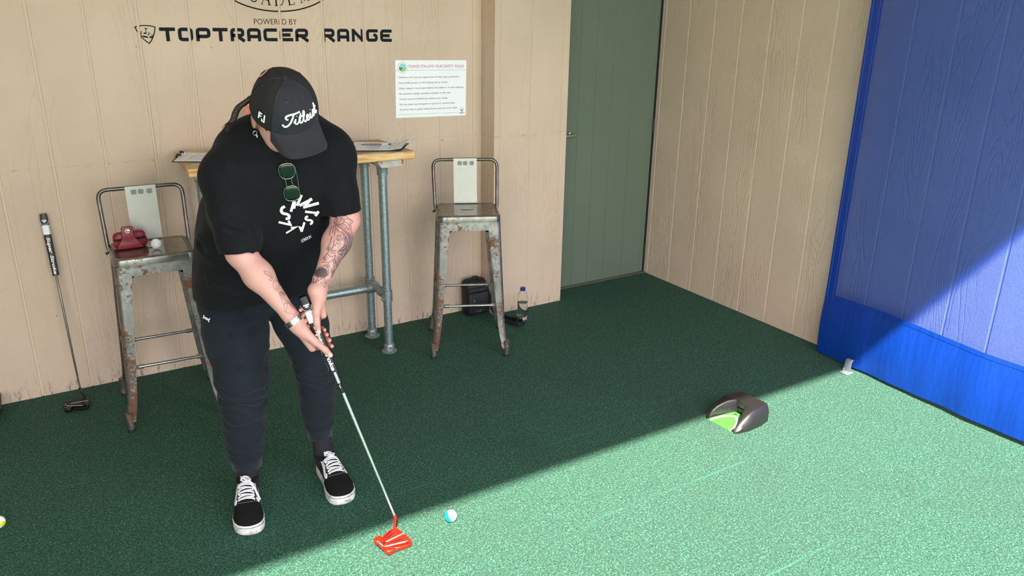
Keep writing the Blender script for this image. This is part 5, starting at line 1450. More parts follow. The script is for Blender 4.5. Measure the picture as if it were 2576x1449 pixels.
tee_folds = [
    ([(0.575, -1.53, 1.10), (0.580, -1.52, 1.02), (0.572, -1.50, 0.93)], 0.010, 0.012),
    ([(0.52, -1.50, 1.27), (0.56, -1.53, 1.18), (0.60, -1.54, 1.10), (0.61, -1.53, 1.04)], 0.006, 0.012),
    ([(0.47, -1.49, 1.12), (0.53, -1.53, 1.09), (0.58, -1.53, 1.07)], 0.005, 0.010),
    ([(0.48, -1.50, 1.08), (0.54, -1.52, 1.06), (0.58, -1.52, 1.05)], 0.005, 0.009),
    ([(0.80, -1.54, 1.25), (0.795, -1.53, 1.15), (0.80, -1.51, 1.05), (0.795, -1.46, 0.95)], 0.010, 0.013),
    ([(0.83, -1.54, 1.26), (0.85, -1.54, 1.20), (0.86, -1.53, 1.14)], 0.004, 0.010),
    ([(0.60, -1.44, 0.90), (0.66, -1.44, 0.885), (0.73, -1.43, 0.90)], 0.007, 0.012),
    ([(0.58, -1.40, 0.84), (0.66, -1.40, 0.825), (0.76, -1.39, 0.845), (0.82, -1.36, 0.87)], 0.007, 0.013),
    ([(0.48, -1.30, 0.86), (0.55, -1.36, 0.82), (0.62, -1.36, 0.80)], 0.006, 0.014),
    ([(0.45, -1.28, 0.98), (0.52, -1.36, 0.93), (0.58, -1.42, 0.90)], 0.006, 0.014),
    ([(0.645, -1.54, 1.24), (0.66, -1.53, 1.16), (0.655, -1.50, 1.08)], 0.003, 0.014),
    ([(0.72, -1.54, 1.26), (0.735, -1.53, 1.18), (0.745, -1.51, 1.10)], 0.003, 0.012),
]
TV = creases(TV, TN, [(p_, q_ * 1.5, w_) for p_, q_, w_ in tee_folds])
TV += normals_of(TV, TQ) * (0.0018 * np.sin(TV @ v3(38, 22, 19)) * np.sin(TV @ v3(-21, 33, 41)))[:, None]
tee = np_mesh('t_shirt', TV, TQ, M_TEE, person)
# stitched hems
for sh, el, h, r in ((SHR, ELR, 0.985, 0.064), (SHL, ELL, 0.90, 0.061)):
    pass
# joggers
F = Field(axis_grid([(0.38, 0.96, 0.005)]), axis_grid([(-1.46, -0.92, 0.005)]), axis_grid([(0.05, 0.90, 0.005)]))
F.ell((0.655, -1.115, 0.80), (0.212, 0.172, 0.150), None, 0.0)
LEGS = [[(0.560, -1.120, 0.76, 0.122), (0.543, -1.215, 0.62, 0.104), (0.530, -1.290, 0.49, 0.088), (0.526, -1.275, 0.38, 0.076), (0.527, -1.245, 0.26, 0.069), (0.528, -1.228, 0.175, 0.062)],
        [(0.752, -1.125, 0.76, 0.112), (0.776, -1.205, 0.62, 0.090), (0.790, -1.275, 0.49, 0.074), (0.797, -1.258, 0.38, 0.065), (0.803, -1.235, 0.28, 0.060), (0.808, -1.222, 0.215, 0.055)]]
for L in LEGS:
    for a, b in zip(L[:-1], L[1:]):
        F.cone(a[:3], b[:3], a[3], b[3], 0.03 if a[2] > 0.6 else 0.015)
    a = L[-1]
    dz_ = 0.070
    F.cone((a[0], a[1], a[2] - 0.012), (a[0] + 0.001, a[1] + 0.006, a[2] - dz_), a[3] * 0.86, a[3] * 0.76, 0.006)
    sl, P = F.block((a[0] - 0.12, a[1] - 0.12, 0.0), (a[0] + 0.12, a[1] + 0.12, a[2]), 0.0)
    F.merge(sl, (np.float32(a[2] - dz_) - P[2] + 0 * P[0] + 0 * P[1]).astype(np.float32), 0.0, 'i')
JV, JQ = surface_nets(F, 3)
JN = normals_of(JV, JQ)
def band(L, zs, dep, w, jit=0.01):
    out = []
    for z in zs:
        c = [np.interp(-z, [-q[2] for q in L], [q[i] for q in L]) for i in (0, 1, 3)]
        pts = [(c[0] + c[2] * math.sin(a), c[1] - c[2] * math.cos(a), z + jit * math.sin(3 * a + z * 40) - 0.02 * math.sin(a)) for a in np.linspace(-1.3, 1.3, 9)]
        out.append((pts, dep, w))
    return out
jf = band(LEGS[0], (0.465, 0.41), 0.008, 0.011) + band(LEGS[0], (0.56, 0.33), 0.004, 0.014, 0.018) + band(LEGS[0], (0.20,), 0.003, 0.008)
jf += band(LEGS[1], (0.46, 0.42), 0.006, 0.010) + band(LEGS[1], (0.55,), 0.004, 0.014, 0.016) + band(LEGS[1], (0.24,), 0.003, 0.008)
jf += [([(0.64, -1.29, 0.70), (0.58, -1.30, 0.66), (0.50, -1.29, 0.66)], 0.007, 0.014), ([(0.66, -1.28, 0.68), (0.60, -1.31, 0.60), (0.54, -1.33, 0.57)], 0.005, 0.014), ([(0.68, -1.28, 0.70), (0.74, -1.29, 0.62), (0.80, -1.30, 0.58)], 0.006, 0.014)]
JV = creases(JV, JN, jf)
JV += normals_of(JV, JQ) * (0.0025 * np.sin(JV @ v3(31, 17, 27)) * np.sin(JV @ v3(-19, 29, 35)))[:, None]
jog = np_mesh('joggers', JV, JQ, M_JOG, person)
for L in LEGS:
    a = L[-1]
    MB().lathe([(a[3] * 0.80, -0.071), (a[3] * 0.80 + 0.002, -0.068), (a[3] * 0.86 + 0.002, -0.014), (a[3] * 0.88, -0.008)], (a[0], a[1] + 0.003, a[2]), segs=40, caps=False).build('ribbed_cuff', cloth_mat('ribbed_fleece', (0.0085, 0.0125, 0.019), 420), jog, 60)

from mathutils.bvhtree import BVHTree
def bvh_of(V, Q): return BVHTree.FromPolygons([tuple(p) for p in V.tolist()], Q.tolist())
TB = bvh_of(TV, TQ)
CAMV = Vector((-0.255, -0.955, 0.150)).normalized()
def decal(mb, bvh, origin, ux, uy, dirv, off=0.0012, h=0.0):
    """drape flat shapes (x, y, 0) from a plane onto a surface, along dirv"""
    me = bpy.data.meshes.new('tmp'); me.from_pydata(mb.v, [], mb.f)
    bm = bmesh.new(); bm.from_mesh(me); bpy.data.meshes.remove(me)
    bmesh.ops.triangulate(bm, faces=bm.faces[:])
    for _ in range(3):
        ed = [e for e in bm.edges if e.calc_length() > 0.010]
        if not ed: break
        bmesh.ops.subdivide_edges(bm, edges=ed, cuts=1)
        bmesh.ops.triangulate(bm, faces=bm.faces[:])
    bad = []
    for v in bm.verts:
        o = origin + ux * v.co.x + uy * v.co.y
        hit, nrm, ix, ds = bvh.ray_cast(o - dirv * 0.30, dirv, 0.75)
        if hit is None: bad.append(v); continue
        if nrm.dot(dirv) > 0: nrm = -nrm
        v.co = hit + nrm * (off + v.co.z) - dirv * 0.0004
    bmesh.ops.delete(bm, geom=bad, context='VERTS')
    bm.verts.index_update()
    out = MB(); out.add([tuple(v.co) for v in bm.verts], [tuple(v.index for v in f.verts) for f in bm.faces]); bm.free()
    return out
flat = lambda x, y, z: (x, y, z)
def plane_axes(dirv):
    ux = Vector((0, 0, 1)).cross(-dirv).normalized() ; uy = (-dirv).cross(ux).normalized()
    return ux, uy
DIR = -CAMV
UX, UY = plane_axes(DIR)
M_PRINT = simple('white_print', srgb(240, 244, 246), 0.6)
def pix_point(u, v, y):
    """where the pixel's sight line meets the vertical plane at y (used to measure positions)"""
    q = ((u - 1288) / 2002.68, (v - 724.5) / 2002.68, 1.0)
    d = [sum(RM[i][k] * q[i] for i in range(3)) for k in range(3)]
    t_ = (y + 3.8733) / d[1]
    return Vector((d[0] * t_, y, 1.71927 + d[2] * t_))
K8 = 0.000217
pc = pix_point(751.2, 538.8, -1.47)
ps = lambda x, y: ((x - 508) * K8, -(y - 885) * K8)
letters = {'A1': [([(402, 838), (452, 690)], 30), ([(470, 690), (450, 795)], 26), ([(415, 778), (468, 762)], 20)],
           'I': [([(566, 603), (492, 756)], 30)],
           'N': [([(526, 757), (712, 678)], 34), ([(700, 668), (590, 796)], 32), ([(578, 790), (808, 748)], 34)],
           'T': [([(602, 858), (770, 900)], 28), ([(800, 876), (748, 944)], 36)],
           'S1': [([(640, 935), (612, 945), (606, 972), (632, 992), (672, 1002), (694, 1022), (690, 1052), (662, 1064)], 27)],
           'A2': [([(536, 1168), (506, 1078)], 20), ([(536, 1168), (584, 1022)], 26), ([(512, 1112), (568, 1090)], 13)],
           'L1': [([(386, 1090), (462, 1084), (314, 1164)], 22)],
           'L2': [([(360, 972), (382, 1040), (222, 980)], 26)],
           'S2': [([(324, 752), (288, 768), (270, 810), (290, 850), (340, 868), (372, 896), (362, 938), (322, 934)], 32)]}
for nm, strokes in letters.items():
    mb = MB()
    for path, w in strokes:
        P_ = [ps(*q) for q in path]
        if nm[0] == 'S': P_ = [(q.x, q.y) for q in smoothpath([(x, y, 0) for x, y in P_], 5)]
        mb.ribbon(P_, w * 1.22 * K8, 0.0003, flat)
    decal(mb, TB, pc, UX, UY, DIR).build('printed_letter', M_PRINT, tee, 0)
mb = MB(); ca, sa = math.cos(math.radians(20)), math.sin(math.radians(20)); o_ = ps(528, 1342)
put_text(mb, 'LONDON', lambda x, y, z: (o_[0] + x * ca - y * sa, o_[1] + x * sa + y * ca, z), 164 * K8, 52 * K8, h=0.0002, shear=0.3, offset=0.02)
decal(mb, TB, pc, UX, UY, DIR).build('printed_london', M_PRINT, tee, 0)
# small white emblem on the hip of the joggers
JB = bvh_of(JV, JQ)
mb = MB(); kk = 0.0011
for pts in ([(-10, 7), (-7, 0), (0, -2.5), (7, 0), (10, 7)], [(-10, -7), (-7, 0), (0, 2.5), (7, 0), (10, -7)]):
    mb.ribbon([(q.x, q.y) for q in smoothpath([(x * kk, y * kk * 0.85, 0) for x, y in pts], 4)], 0.0032, 0.0002 + 0.0002 * (pts[0][1] > 0), flat)
decal(mb, JB, pix_point(520, 801, -1.22), (UX * 0.9 + UY * -0.35).normalized(), (UY * 0.9 + UX * 0.35).normalized(), DIR).build('white_emblem', M_PRINT, jog, 0)

# socks and shoes
M_SOCK = None
t = NT('ribbed_black_sock'); sx = t.pos(obj=True)
w_ = t.n('ShaderNodeTexWave', Scale=55.0, Distortion=0.5, bands_direction='X'); t.put(w_.inputs['Vector'], sx)
t.set(Base_Color=t.ramp(w_.outputs['Fac'], [(0.2, (0.004, 0.0045, 0.007)), (0.8, (0.013, 0.015, 0.021))]), Roughness=0.9, Normal=t.bump(w_.outputs['Fac'], 0.6, 0.002)); M_SOCK = t.m
M_SUEDE = cloth_mat('black_suede', (0.008, 0.0078, 0.0085), 700, 0.9, 0.02); M_CANV = cloth_mat('black_canvas', (0.0055, 0.0055, 0.0065), 900, 0.9, 0.0)
t = NT('white_rubber_sole'); n_ = t.noise(t.pos((1, 1, 1.5)), 38, 4, 0.65)
t.set(Base_Color=t.ramp(n_, [(0.34, srgb(150, 148, 146)), (0.52, srgb(224, 223, 222)), (0.8, srgb(240, 240, 241))]), Roughness=0.6); M_SOLE = t.m
M_SWHITE = simple('white_leather_stripe', srgb(236, 238, 243), 0.45); M_LACE = simple('white_lace', srgb(238, 240, 247), 0.8, 0, 500, 0.3); M_THREAD = simple('grey_thread', srgb(108, 108, 112), 0.8)
def shoe(tip, dirv, side):
    d = Vector((dirv[0], dirv[1], 0)).normalized(); rgt = Vector((d.y, -d.x, 0)); T = Vector((tip[0], tip[1], 0)); LN = 0.282
    W = lambda x, y, z: T - d * (LN - y) + rgt * x + Vector((0, 0, z))      # y from heel (0) to toe (LN), x to the wearer's right
    def hw(y):
        s = y / LN
        w = float(np.interp(s, [0, 0.03, 0.10, 0.25, 0.45, 0.62, 0.76, 0.88, 0.95, 0.985, 1.0], [0.004, 0.020, 0.033, 0.037, 0.039, 0.0475, 0.0515, 0.047, 0.036, 0.022, 0.004]))
        return w
    ys = [LN * q for q in (0.0, 0.012, 0.03, 0.06, 0.1, 0.17, 0.25, 0.35, 0.45, 0.55, 0.62, 0.69, 0.76, 0.82, 0.88, 0.92, 0.95, 0.97, 0.985, 0.995, 1.0)]
    bend = lambda y: side * 0.006 * math.sin(min(1, y / LN) * math.pi)
    outl = [(hw(y) + bend(y), y) for y in ys] + [(-hw(y) + bend(y), y) for y in ys[::-1]]
    def ring(scale, z, zt=0.0):
        return [W(x * scale, (y - LN / 2) * (1 + (scale - 1) * 0.35) + LN / 2, z + (zt * max(0, (y / LN - 0.8) / 0.2) ** 2)) for x, y in outl]
    sh_ = MB().loft([ring(0.97, 0.0, 0.004), ring(1.02, 0.004, 0.004), ring(1.03, 0.034, 0.002), ring(1.0, 0.038, 0.002)]).build('shoe', M_SOLE, person, 45)
    sh_['label'] = 'black skate shoe with white side stripe and white laces'
    MB().loft([ring(1.034, 0.0292, 0.002), ring(1.036, 0.0302, 0.002), ring(1.034, 0.0312, 0.002)]).build('foxing_line', M_BLK, sh_, 0)
    # upper
    def top(y):
        return float(np.interp(y / LN, [0, 0.06, 0.2, 0.33, 0.42, 0.55, 0.7, 0.84, 0.94, 1.0], [0.084, 0.090, 0.088, 0.095, 0.099, 0.082, 0.066, 0.058, 0.049, 0.038]))
    def up(y, th, o=0.0):
        """point on the upper: th 0..pi from the wearer's right to left over the top"""
        w = hw(y) * 0.975 + 0.0005 + o; h = top(y) - 0.029 + o
        c_, s_ = math.cos(th), math.sin(th)
        p_ = 0.62
        return W(w * math.copysign(abs(c_) ** p_, c_) + bend(y), y, 0.029 + h * abs(s_) ** 0.85)
    M_ = 18
    yy = [LN * q for q in (0.004, 0.012, 0.03, 0.06, 0.1, 0.16, 0.22, 0.28, 0.34, 0.4, 0.46, 0.52, 0.58, 0.64, 0.70, 0.76, 0.82, 0.87, 0.91, 0.945, 0.97, 0.985, 0.995)]
    MB().loft([[up(y, math.pi * k / M_) for k in range(M_ + 1)] for y in yy]).build('upper', M_SUEDE, sh_, 60)
    # toe cap, stitched seam, side stripes, tongue
    yt = [LN * q for q in (0.655, 0.68, 0.70, 0.76, 0.82, 0.87, 0.91, 0.945, 0.97, 0.985, 0.995)]
    MB().loft([[up(y + (0.022 * (abs(math.pi * k / M_ - math.pi / 2) / (math.pi / 2)) ** 1.5 * -1 if i == 0 else 0), math.pi * k / M_, 0.0012) for k in range(M_ + 1)] for i, y in enumerate(yt)], True, True).build('toe_cap', M_CANV, sh_, 60)
    seam = [up(LN * 0.655 - 0.022 * (abs(math.pi * k / 24 - math.pi / 2) / (math.pi / 2)) ** 1.5, math.pi * k / 24, 0.0016) for k in range(25)]
    MB().tube(seam, 0.0007, 6).build('toe_stitching', M_THREAD, sh_, 60)
    for sgn in (1, -1):
        path = [(0.17, 0.80), (0.235, 0.90), (0.32, 0.90), (0.41, 0.82), (0.49, 0.74), (0.555, 0.71), (0.60, 0.80), (0.615, 0.95)]
        pp = smoothpath([(a * LN, b * 0.062, 0) for a, b in path], 6)
        vs = []; n = len(pp)
        for i, q in enumerate(pp):
            w_h = 0.0040 + 0.0052 * min(1.0, i / n * 2.2)
            dq = (pp[min(i + 1, n - 1)] - pp[max(i - 1, 0)]); dq.normalize(); nx_, ny_ = -dq.y, dq.x
            for sg in (1, -1):
                ya = q.x + nx_ * sg * w_h; tb = (q.y + ny_ * sg * w_h) / 0.062
                th = tb if sgn > 0 else math.pi - tb
                vs.append(up(max(0.01, ya), th, 0.0022)); vs.append(up(max(0.01, ya), th, 0.0002))
        fs = []
        for i in range(n - 1):
            a = i * 4; fs += [(a, a + 4, a + 6, a + 2), (a + 1, a + 3, a + 7, a + 5), (a, a + 1, a + 5, a + 4), (a + 2, a + 6, a + 7, a + 3)]
        fs += [(0, 2, 3, 1), (4 * n - 4, 4 * n - 3, 4 * n - 1, 4 * n - 2)]
        MB().add(vs, fs).build('side_stripe', M_SWHITE, sh_, 50)
        # eyestay edge
        MB().tube([up(LN * q, (math.pi / 2 - 0.52 - 0.25 * (0.62 - q)) if sgn > 0 else (math.pi / 2 + 0.52 + 0.25 * (0.62 - q)), 0.0012) for q in (0.30, 0.38, 0.46, 0.54, 0.60)], 0.0007, 6).build('eyestay_stitching', M_THREAD, sh_, 60)
    MB().loft([[up(LN * q, math.pi / 2 + 0.30 * s_ * wq, o) for s_, o in ((-1, 0.0), (-1, 0.004), (0, 0.0065), (1, 0.004), (1, 0.0))] for q, wq in ((0.27, 0.9), (0.30, 1.1), (0.42, 1.0), (0.56, 0.9))]).build('tongue', M_SUEDE, sh_, 50)
    for i in range(6):
        q = 0.615 - 0.047 * i; zg = 0.016 if i % 2 else -0.014
        pth = [up(LN * (q + zg * s_ * 0.5), math.pi / 2 - s_ * (0.40 + 0.025 * i), 0.0026 + 0.0052 * (1 - abs(s_)) ) for s_ in (-1, -0.7, -0.35, 0, 0.35, 0.7, 1)]
        MB().tube(pth, 0.0050, 8, squash=0.35, up=(0, 0, 1)).build('lace', M_LACE, sh_, 60)
        pth = [up(LN * (q - 0.024 - zg * s_ * 0.9), math.pi / 2 - s_ * (0.38 + 0.025 * i), 0.0012 + 0.0036 * (1 - abs(s_))) for s_ in (-1, -0.5, 0, 0.5, 1)]
        if i < 5: MB().tube(pth, 0.0046, 8, squash=0.35, up=(0, 0, 1)).build('lace', M_LACE, sh_, 60)
    kn = up(LN * 0.335, math.pi / 2, 0.012)
    for a in range(2):
        lp = [kn + d * (0.016 * math.sin(k * 0.7 + a)) + rgt * (0.015 * math.cos(k * 0.7 + a * 2)) + Vector((0, 0, 0.004 * math.sin(k * 1.1) + 0.003 * a)) for k in range(10)]
        MB().tube(smoothpath(lp, 4), 0.0042, 8, squash=0.4).build('lace_bow', M_LACE, sh_, 60)
    if side > 0:
        MB().tube(smoothpath([kn, up(LN * 0.42, math.pi / 2 + 0.15, 0.012), up(LN * 0.52, math.pi / 2 + 0.5, 0.010), up(LN * 0.61, math.pi / 2 + 0.85, 0.006)], 6), 0.0036, 8, squash=0.5).build('loose_lace', M_LACE, sh_, 60)
    # padded collar around the ankle
    col = [W(hw(LN * 0.2) * 0.93 * math.cos(a), LN * 0.17 + 0.052 * math.sin(a), 0.083 + 0.008 * math.sin(a)) for a in [k * 2 * math.pi / 24 for k in range(25)]]
    MB().tube(col, 0.0075, 8).build('padded_collar', M_SUEDE, sh_, 60)
    return W
for (tip, dv_, side, L) in (((0.461, -1.497), (-0.23, -0.97), 1, LEGS[0]), ((0.797, -1.490), (-0.05, -1.0), -1, LEGS[1])):
    W = shoe(tip, dv_, side)
    c0 = W(0, 0.052, 0.06); c1 = Vector((L[-1][0], L[-1][1], L[-1][2] - 0.05))
    pts = [c0.lerp(c1, k / 8) for k in range(9)]
    pts = [Vector((c0.x, c0.y, 0.045))] + pts
    MB().tube(pts, [0.036] + [0.0375 + 0.0015 * math.sin(k * 2.4) for k in range(9)], 28).build('sock', M_SOCK, person, 60)

# cap
HCv = Vector(HC); HRv, HFv, HUv = Vector(HR), Vector(HF), Vector(HU)
hv = lambda x, y, z: HCv + HRv * x + HFv * y + HUv * z
M_CAPF = cloth_mat('cap_front_cloth', (0.024, 0.025, 0.031), 800, 0.8, 0.05)
M_BRIM = cloth_mat('cap_brim_cloth', (0.028, 0.029, 0.035), 800, 0.8, 0.05)
t = NT('black_cap_mesh'); vo = t.n('ShaderNodeTexVoronoi', Scale=420.0); t.put(vo.inputs['Vector'], t.pos(obj=True))
t.set(Base_Color=t.ramp(vo.outputs['Distance'], [(0.25, (0.0025, 0.0025, 0.003)), (0.6, (0.012, 0.012, 0.014))]), Roughness=0.85, Normal=t.bump(vo.outputs['Distance'], 0.7, 0.001)); M_CAPM = t.m
def crown(az, el, o=0.0):
    """az 0 = front, positive to the golfer's right; el 0 = rim .. 1 = button"""
    ph = el * math.pi / 2
    ca, sa = math.cos(az), math.sin(az)
    rx, ry = 0.0955, (0.107 if ca > 0 else 0.108)
    r = math.cos(ph) ** 0.80
    z = -0.018 + 0.130 * math.sin(ph) ** 0.92 + 0.015 * (ca if el < 0.5 else 0) * (1 - el * 2 if el < 0.5 else 0)
    k = 1.0 + o / 0.10
    panel = 0.0 * abs(math.sin(az * 3)) * math.sin(math.pi * min(1, el + 0.1))
    return hv((rx * r + panel) * sa * k, (ry * r + panel) * ca * k, z + o * math.sin(ph))
cap = None
NE = 16
def crown_part(name, a0, a1, m, par, n=14):
    vs = []; fs = []
    for i in range(n + 1):
        for j in range(NE + 1):
            az = a0 + (a1 - a0) * i / n; el = min(0.997, j / NE)
            vs.append(crown(az, el)); vs.append(crown(az, el, -0.002))
    ix = lambda i, j, k: (i * (NE + 1) + j) * 2 + k
    for i in range(n):
        for j in range(NE):
            for k in (0, 1): fs.append((ix(i, j, k), ix(i + 1, j, k), ix(i + 1, j + 1, k), ix(i, j + 1, k)))
        for j in (0, NE): fs.append((ix(i, j, 0), ix(i + 1, j, 0), ix(i + 1, j, 1), ix(i, j, 1)))
    for j in range(NE):
        for i in (0, n): fs.append((ix(i, j, 0), ix(i, j + 1, 0), ix(i, j + 1, 1), ix(i, j, 1)))
    return MB().add(vs, fs).build(name, m, par, 60)
RF = math.radians(50)
SEAM = [RF, math.radians(115), math.pi, math.radians(245), math.radians(310)]
cap = crown_part('cap', -RF, RF, M_CAPF, person, 24)
cap['label'] = 'black cap with white script on the front'
for k in range(4):
    crown_part('mesh_panel', SEAM[k], SEAM[k + 1], M_CAPM, cap, 10)
for q_ in SEAM:
    MB().tube([crown(q_, j / 14 * 0.97, 0.0006) for j in range(15)], 0.0011, 6).build('panel_seam', M_BLK, cap, 60)
MB().sphere(hv(0, 0, 0.1135), (0.0085, 0.0085, 0.0055), 16, 10, Matrix((HRv, HFv, HUv)).transposed()).build('cap_button', M_CAPF, cap, 60)
for a in (-0.42, 0.42):
    c0 = crown(a, 0.60, 0.0008); nn = (c0 - hv(0, 0, 0)).normalized()
    MB().lathe([(0.0012, 0), (0.0022, 0.0006), (0.0034, 0.0008), (0.0042, 0.0)], c0, nn, 14, caps=False).build('eyelet', M_BLK, cap, 60)
# brim
def brim(u, v, o=0.0):
    """u -1..1 across, v 0..1 outwards"""
    a = u * math.radians(52)
    base = crown(a, 0.0)
    q = base - HCv; x0, y0, z0 = q.dot(HRv), q.dot(HFv), q.dot(HUv)
    ext = 0.076 * (max(0, 1 - abs(u) ** 7)) ** 0.5
    y = y0 + ext * v; x = x0 * (1 + 0.03 * v)
    x *= 1.0 - 0.02 * v
    z = z0 - 0.020 * v - 0.034 * (x / 0.09) ** 2 * (0.15 + 0.85 * v) + 0.006 * v * v
    return hv(x, y, z + o)
NU, NV = 30, 10
vs = []; fs = []
for i in range(NU + 1):
    for j in range(NV + 1):
        for k, o in ((0, 0.0), (1, -0.003)): vs.append(brim(-1 + 2 * i / NU, -0.14 + 1.14 * j / NV, o))
ix = lambda i, j, k: (i * (NV + 1) + j) * 2 + k
for i in range(NU):
    for j in range(NV):
        for k in (0, 1): fs.append((ix(i, j, k), ix(i + 1, j, k), ix(i + 1, j + 1, k), ix(i, j + 1, k)))
    fs.append((ix(i, NV, 0), ix(i + 1, NV, 0), ix(i + 1, NV, 1), ix(i, NV, 1)))
br = MB().add(vs, fs).build('brim', M_BRIM, cap, 60)
for v in (0.45, 0.56, 0.67, 0.78, 0.89):
    MB().tube([brim(-0.9 + 1.8 * k / 30, v, 0.0002) for k in range(31)], 0.0003, 5).build('brim_stitching', M_CAPF, br, 60)
# raised white script on the front
def on_cap(x, y):
    """x across the front to the golfer's left, y up, metres"""
    az = -(x * 1.30 + 0.004) / 0.102; el = max(0.0, (y * 1.30 + 0.003) / 0.145)
    return crown(az, el, 0.0016)
def script(strokes, r, name, par):
    mb = MB()
    for st in strokes:
        pth = smoothpath([(x, y, 0) for x, y in st], 5)
        mb.tube([on_cap(q.x, q.y) for q in pth], r, 8)
    return mb.build(name, M_PRINT, par, 60)
S_ = 0.001
sc = lambda pts: [((x - 8) * S_, (y + 6) * S_) for x, y in pts]
script([sc([(-20, 34), (-29, 31), (-31, 26), (-25, 24)]), sc([(-31, 30), (-20, 34), (-5, 36), (7, 38)]), sc([(-10, 36), (-16, 24), (-24, 13), (-33, 9), (-39, 13)])], 0.0028, 'script_letter', cap)
script([sc([(-12, 17), (-7, 24), (-9, 16), (-4, 14), (0, 18)])], 0.0022, 'script_letter', cap)
script([sc([(-4, 30), (-3.4, 30.6)])], 0.0022, 'script_dot', cap)
script([sc([(0, 18), (8, 34), (3, 18), (6, 14), (11, 18)]), sc([(1, 26), (11, 28)])], 0.0022, 'script_letter', cap)
script([sc([(11, 18), (19, 32), (18, 37), (14, 30), (14, 17), (18, 14), (22, 18)])], 0.0022, 'script_letter', cap)
script([sc([(22, 18), (28, 22), (27, 26), (23, 23), (23, 16), (27, 14), (31, 17)])], 0.0022, 'script_letter', cap)
script([sc([(31, 17), (36, 25), (34, 16), (38, 14), (42, 18)])], 0.0022, 'script_letter', cap)
script([sc([(39, 31), (39.6, 31.6)])], 0.0022, 'script_dot', cap)
script([sc([(42, 18), (48, 27), (50, 20), (46, 14), (43, 16)]), sc([(50, 16), (60, 36), (55, 18), (58, 14), (62, 18)]), sc([(53, 26), (63, 28)])], 0.0022, 'script_letter', cap)
# white initials on the side mesh
def on_side(x, y):
    az = math.radians(69) - x / 0.098
    return crown(az, max(0, y / 0.155), 0.0014)
for st in ([[(-9, 22), (-9, 8)], [(-9, 21), (-1, 21)], [(-9, 15), (-2, 15)]], [[(7, 22), (7, 6)], [(7, 7), (1, 7), (1, 11)]]):
    mb = MB()
    for a in st:
        q = [on_side(x * 0.00125, y * 0.00125 + 0.010) for x, y in a]
        mb.tube(q if len(q) > 1 else q * 2, 0.0021, 6)
    mb.build('side_initial', M_PRINT, cap, 30)
# oval patch at the back
mb = MB()
for r_, hgt, nm, m in ((0.021, 0.0010, 'patch_rim', simple('patch_red', srgb(206, 48, 56), 0.6)), (0.018, 0.0016, 'patch_face', simple('patch_white', srgb(232, 232, 236), 0.6)), (0.012, 0.0022, 'patch_centre', simple('patch_navy', srgb(22, 24, 44), 0.6))):
    pts = [crown(math.radians(150) + r_ * 1.5 / 0.1 * math.cos(a), 0.56 + r_ * 0.75 / 0.15 * math.sin(a), hgt) for a in [k * 2 * math.pi / 28 for k in range(28)]]
    ctr = crown(math.radians(150), 0.56, hgt + 0.0006)
    MB().add([tuple(ctr)] + [tuple(p) for p in pts], [(0, k + 1, (k + 1) % 28 + 1) for k in range(28)]).build(nm, m, cap, 60)

# hair under the cap and the braid
t = NT('dark_brown_hair'); h_ = t.noise(t.pos(), 260, 3)
t.set(Base_Color=t.ramp(h_, [(0.3, (0.006, 0.004, 0.003)), (0.7, (0.030, 0.019, 0.013))]), Roughness=0.45, Normal=t.bump(h_, 0.5, 0.002)); M_HAIR = t.m
F = Field(axis_grid([(0.54, 0.80, 0.004)]), axis_grid([(-1.66, -1.32, 0.004)]), axis_grid([(1.26, 1.56, 0.004)]))
F.ell(hp_(0, -0.016, -0.004), (0.0835, 0.093, 0.100), HAX, 0.0)
sl, P = F.block((0.4, -1.8, 1.2), (0.9, -1.2, 1.6))
yl = (P[0] - HC[0]) * HF[0] + (P[1] - HC[1]) * HF[1] + (P[2] - HC[2]) * HF[2]
zl = (P[0] - HC[0]) * HU[0] + (P[1] - HC[1]) * HU[1] + (P[2] - HC[2]) * HU[2]
F.merge(sl, (yl - 0.030 - zl * 0.5).astype(np.float32), 0.0, 'i')
F.merge(sl, (-0.062 - zl + 0.5 * np.maximum(yl + 0.02, 0)).astype(np.float32), 0.0, 'i')
for s in (-1, 1):
    F.ell(hp_(s * 0.088, -0.020, -0.046), (0.022, 0.024, 0.036), HAX, 0.004, 'd')
    F.cone(hp_(s * 0.070, 0.028, -0.022), hp_(s * 0.068, 0.030, -0.052), 0.009, 0.004, 0.004)
HV_, HQ_ = surface_nets(F, 2)
hair = np_mesh('hair', HV_, HQ_, M_HAIR, person)
bp = smoothpath([hv(0.050, -0.088, -0.020), pix_point(616, 258, -1.415), pix_point(602, 268, -1.415), pix_point(593, 282, -1.42), pix_point(588, 297, -1.425), pix_point(580, 308, -1.43)], 9)
for k in range(3):
    pts = []; rad = []
    for i, q in enumerate(bp):
        ph = i * 0.62 + k * 2 * math.pi / 3
        pts.append(q + Vector((math.sin(ph) * 0.0062, math.cos(ph) * 0.004, math.sin(ph) * 0.003 + math.sin(2 * ph) * 0.002)))
        rad.append(0.0072 * (1 - 0.42 * i / len(bp)))
    MB().tube(pts, rad, 8).build('braid_strand', M_HAIR, person, 60)
mb = MB(); e_ = bp[-1]
for k in range(14):
    o = Vector((random.uniform(-1, 1), random.uniform(-1, 1), random.uniform(-1, 1))) * 0.004
    mb.tube([e_ + o * 0.5, e_ + Vector((-0.010, -0.006, -0.006)) + o * 1.5, e_ + Vector((-0.018 - 0.006 * random.random(), -0.010, -0.012 - 0.01 * random.random())) + o * 2.6], [0.0016, 0.0012, 0.0003], 5)
mb.build('braid_tail', M_HAIR, person, 60, kind='stuff')

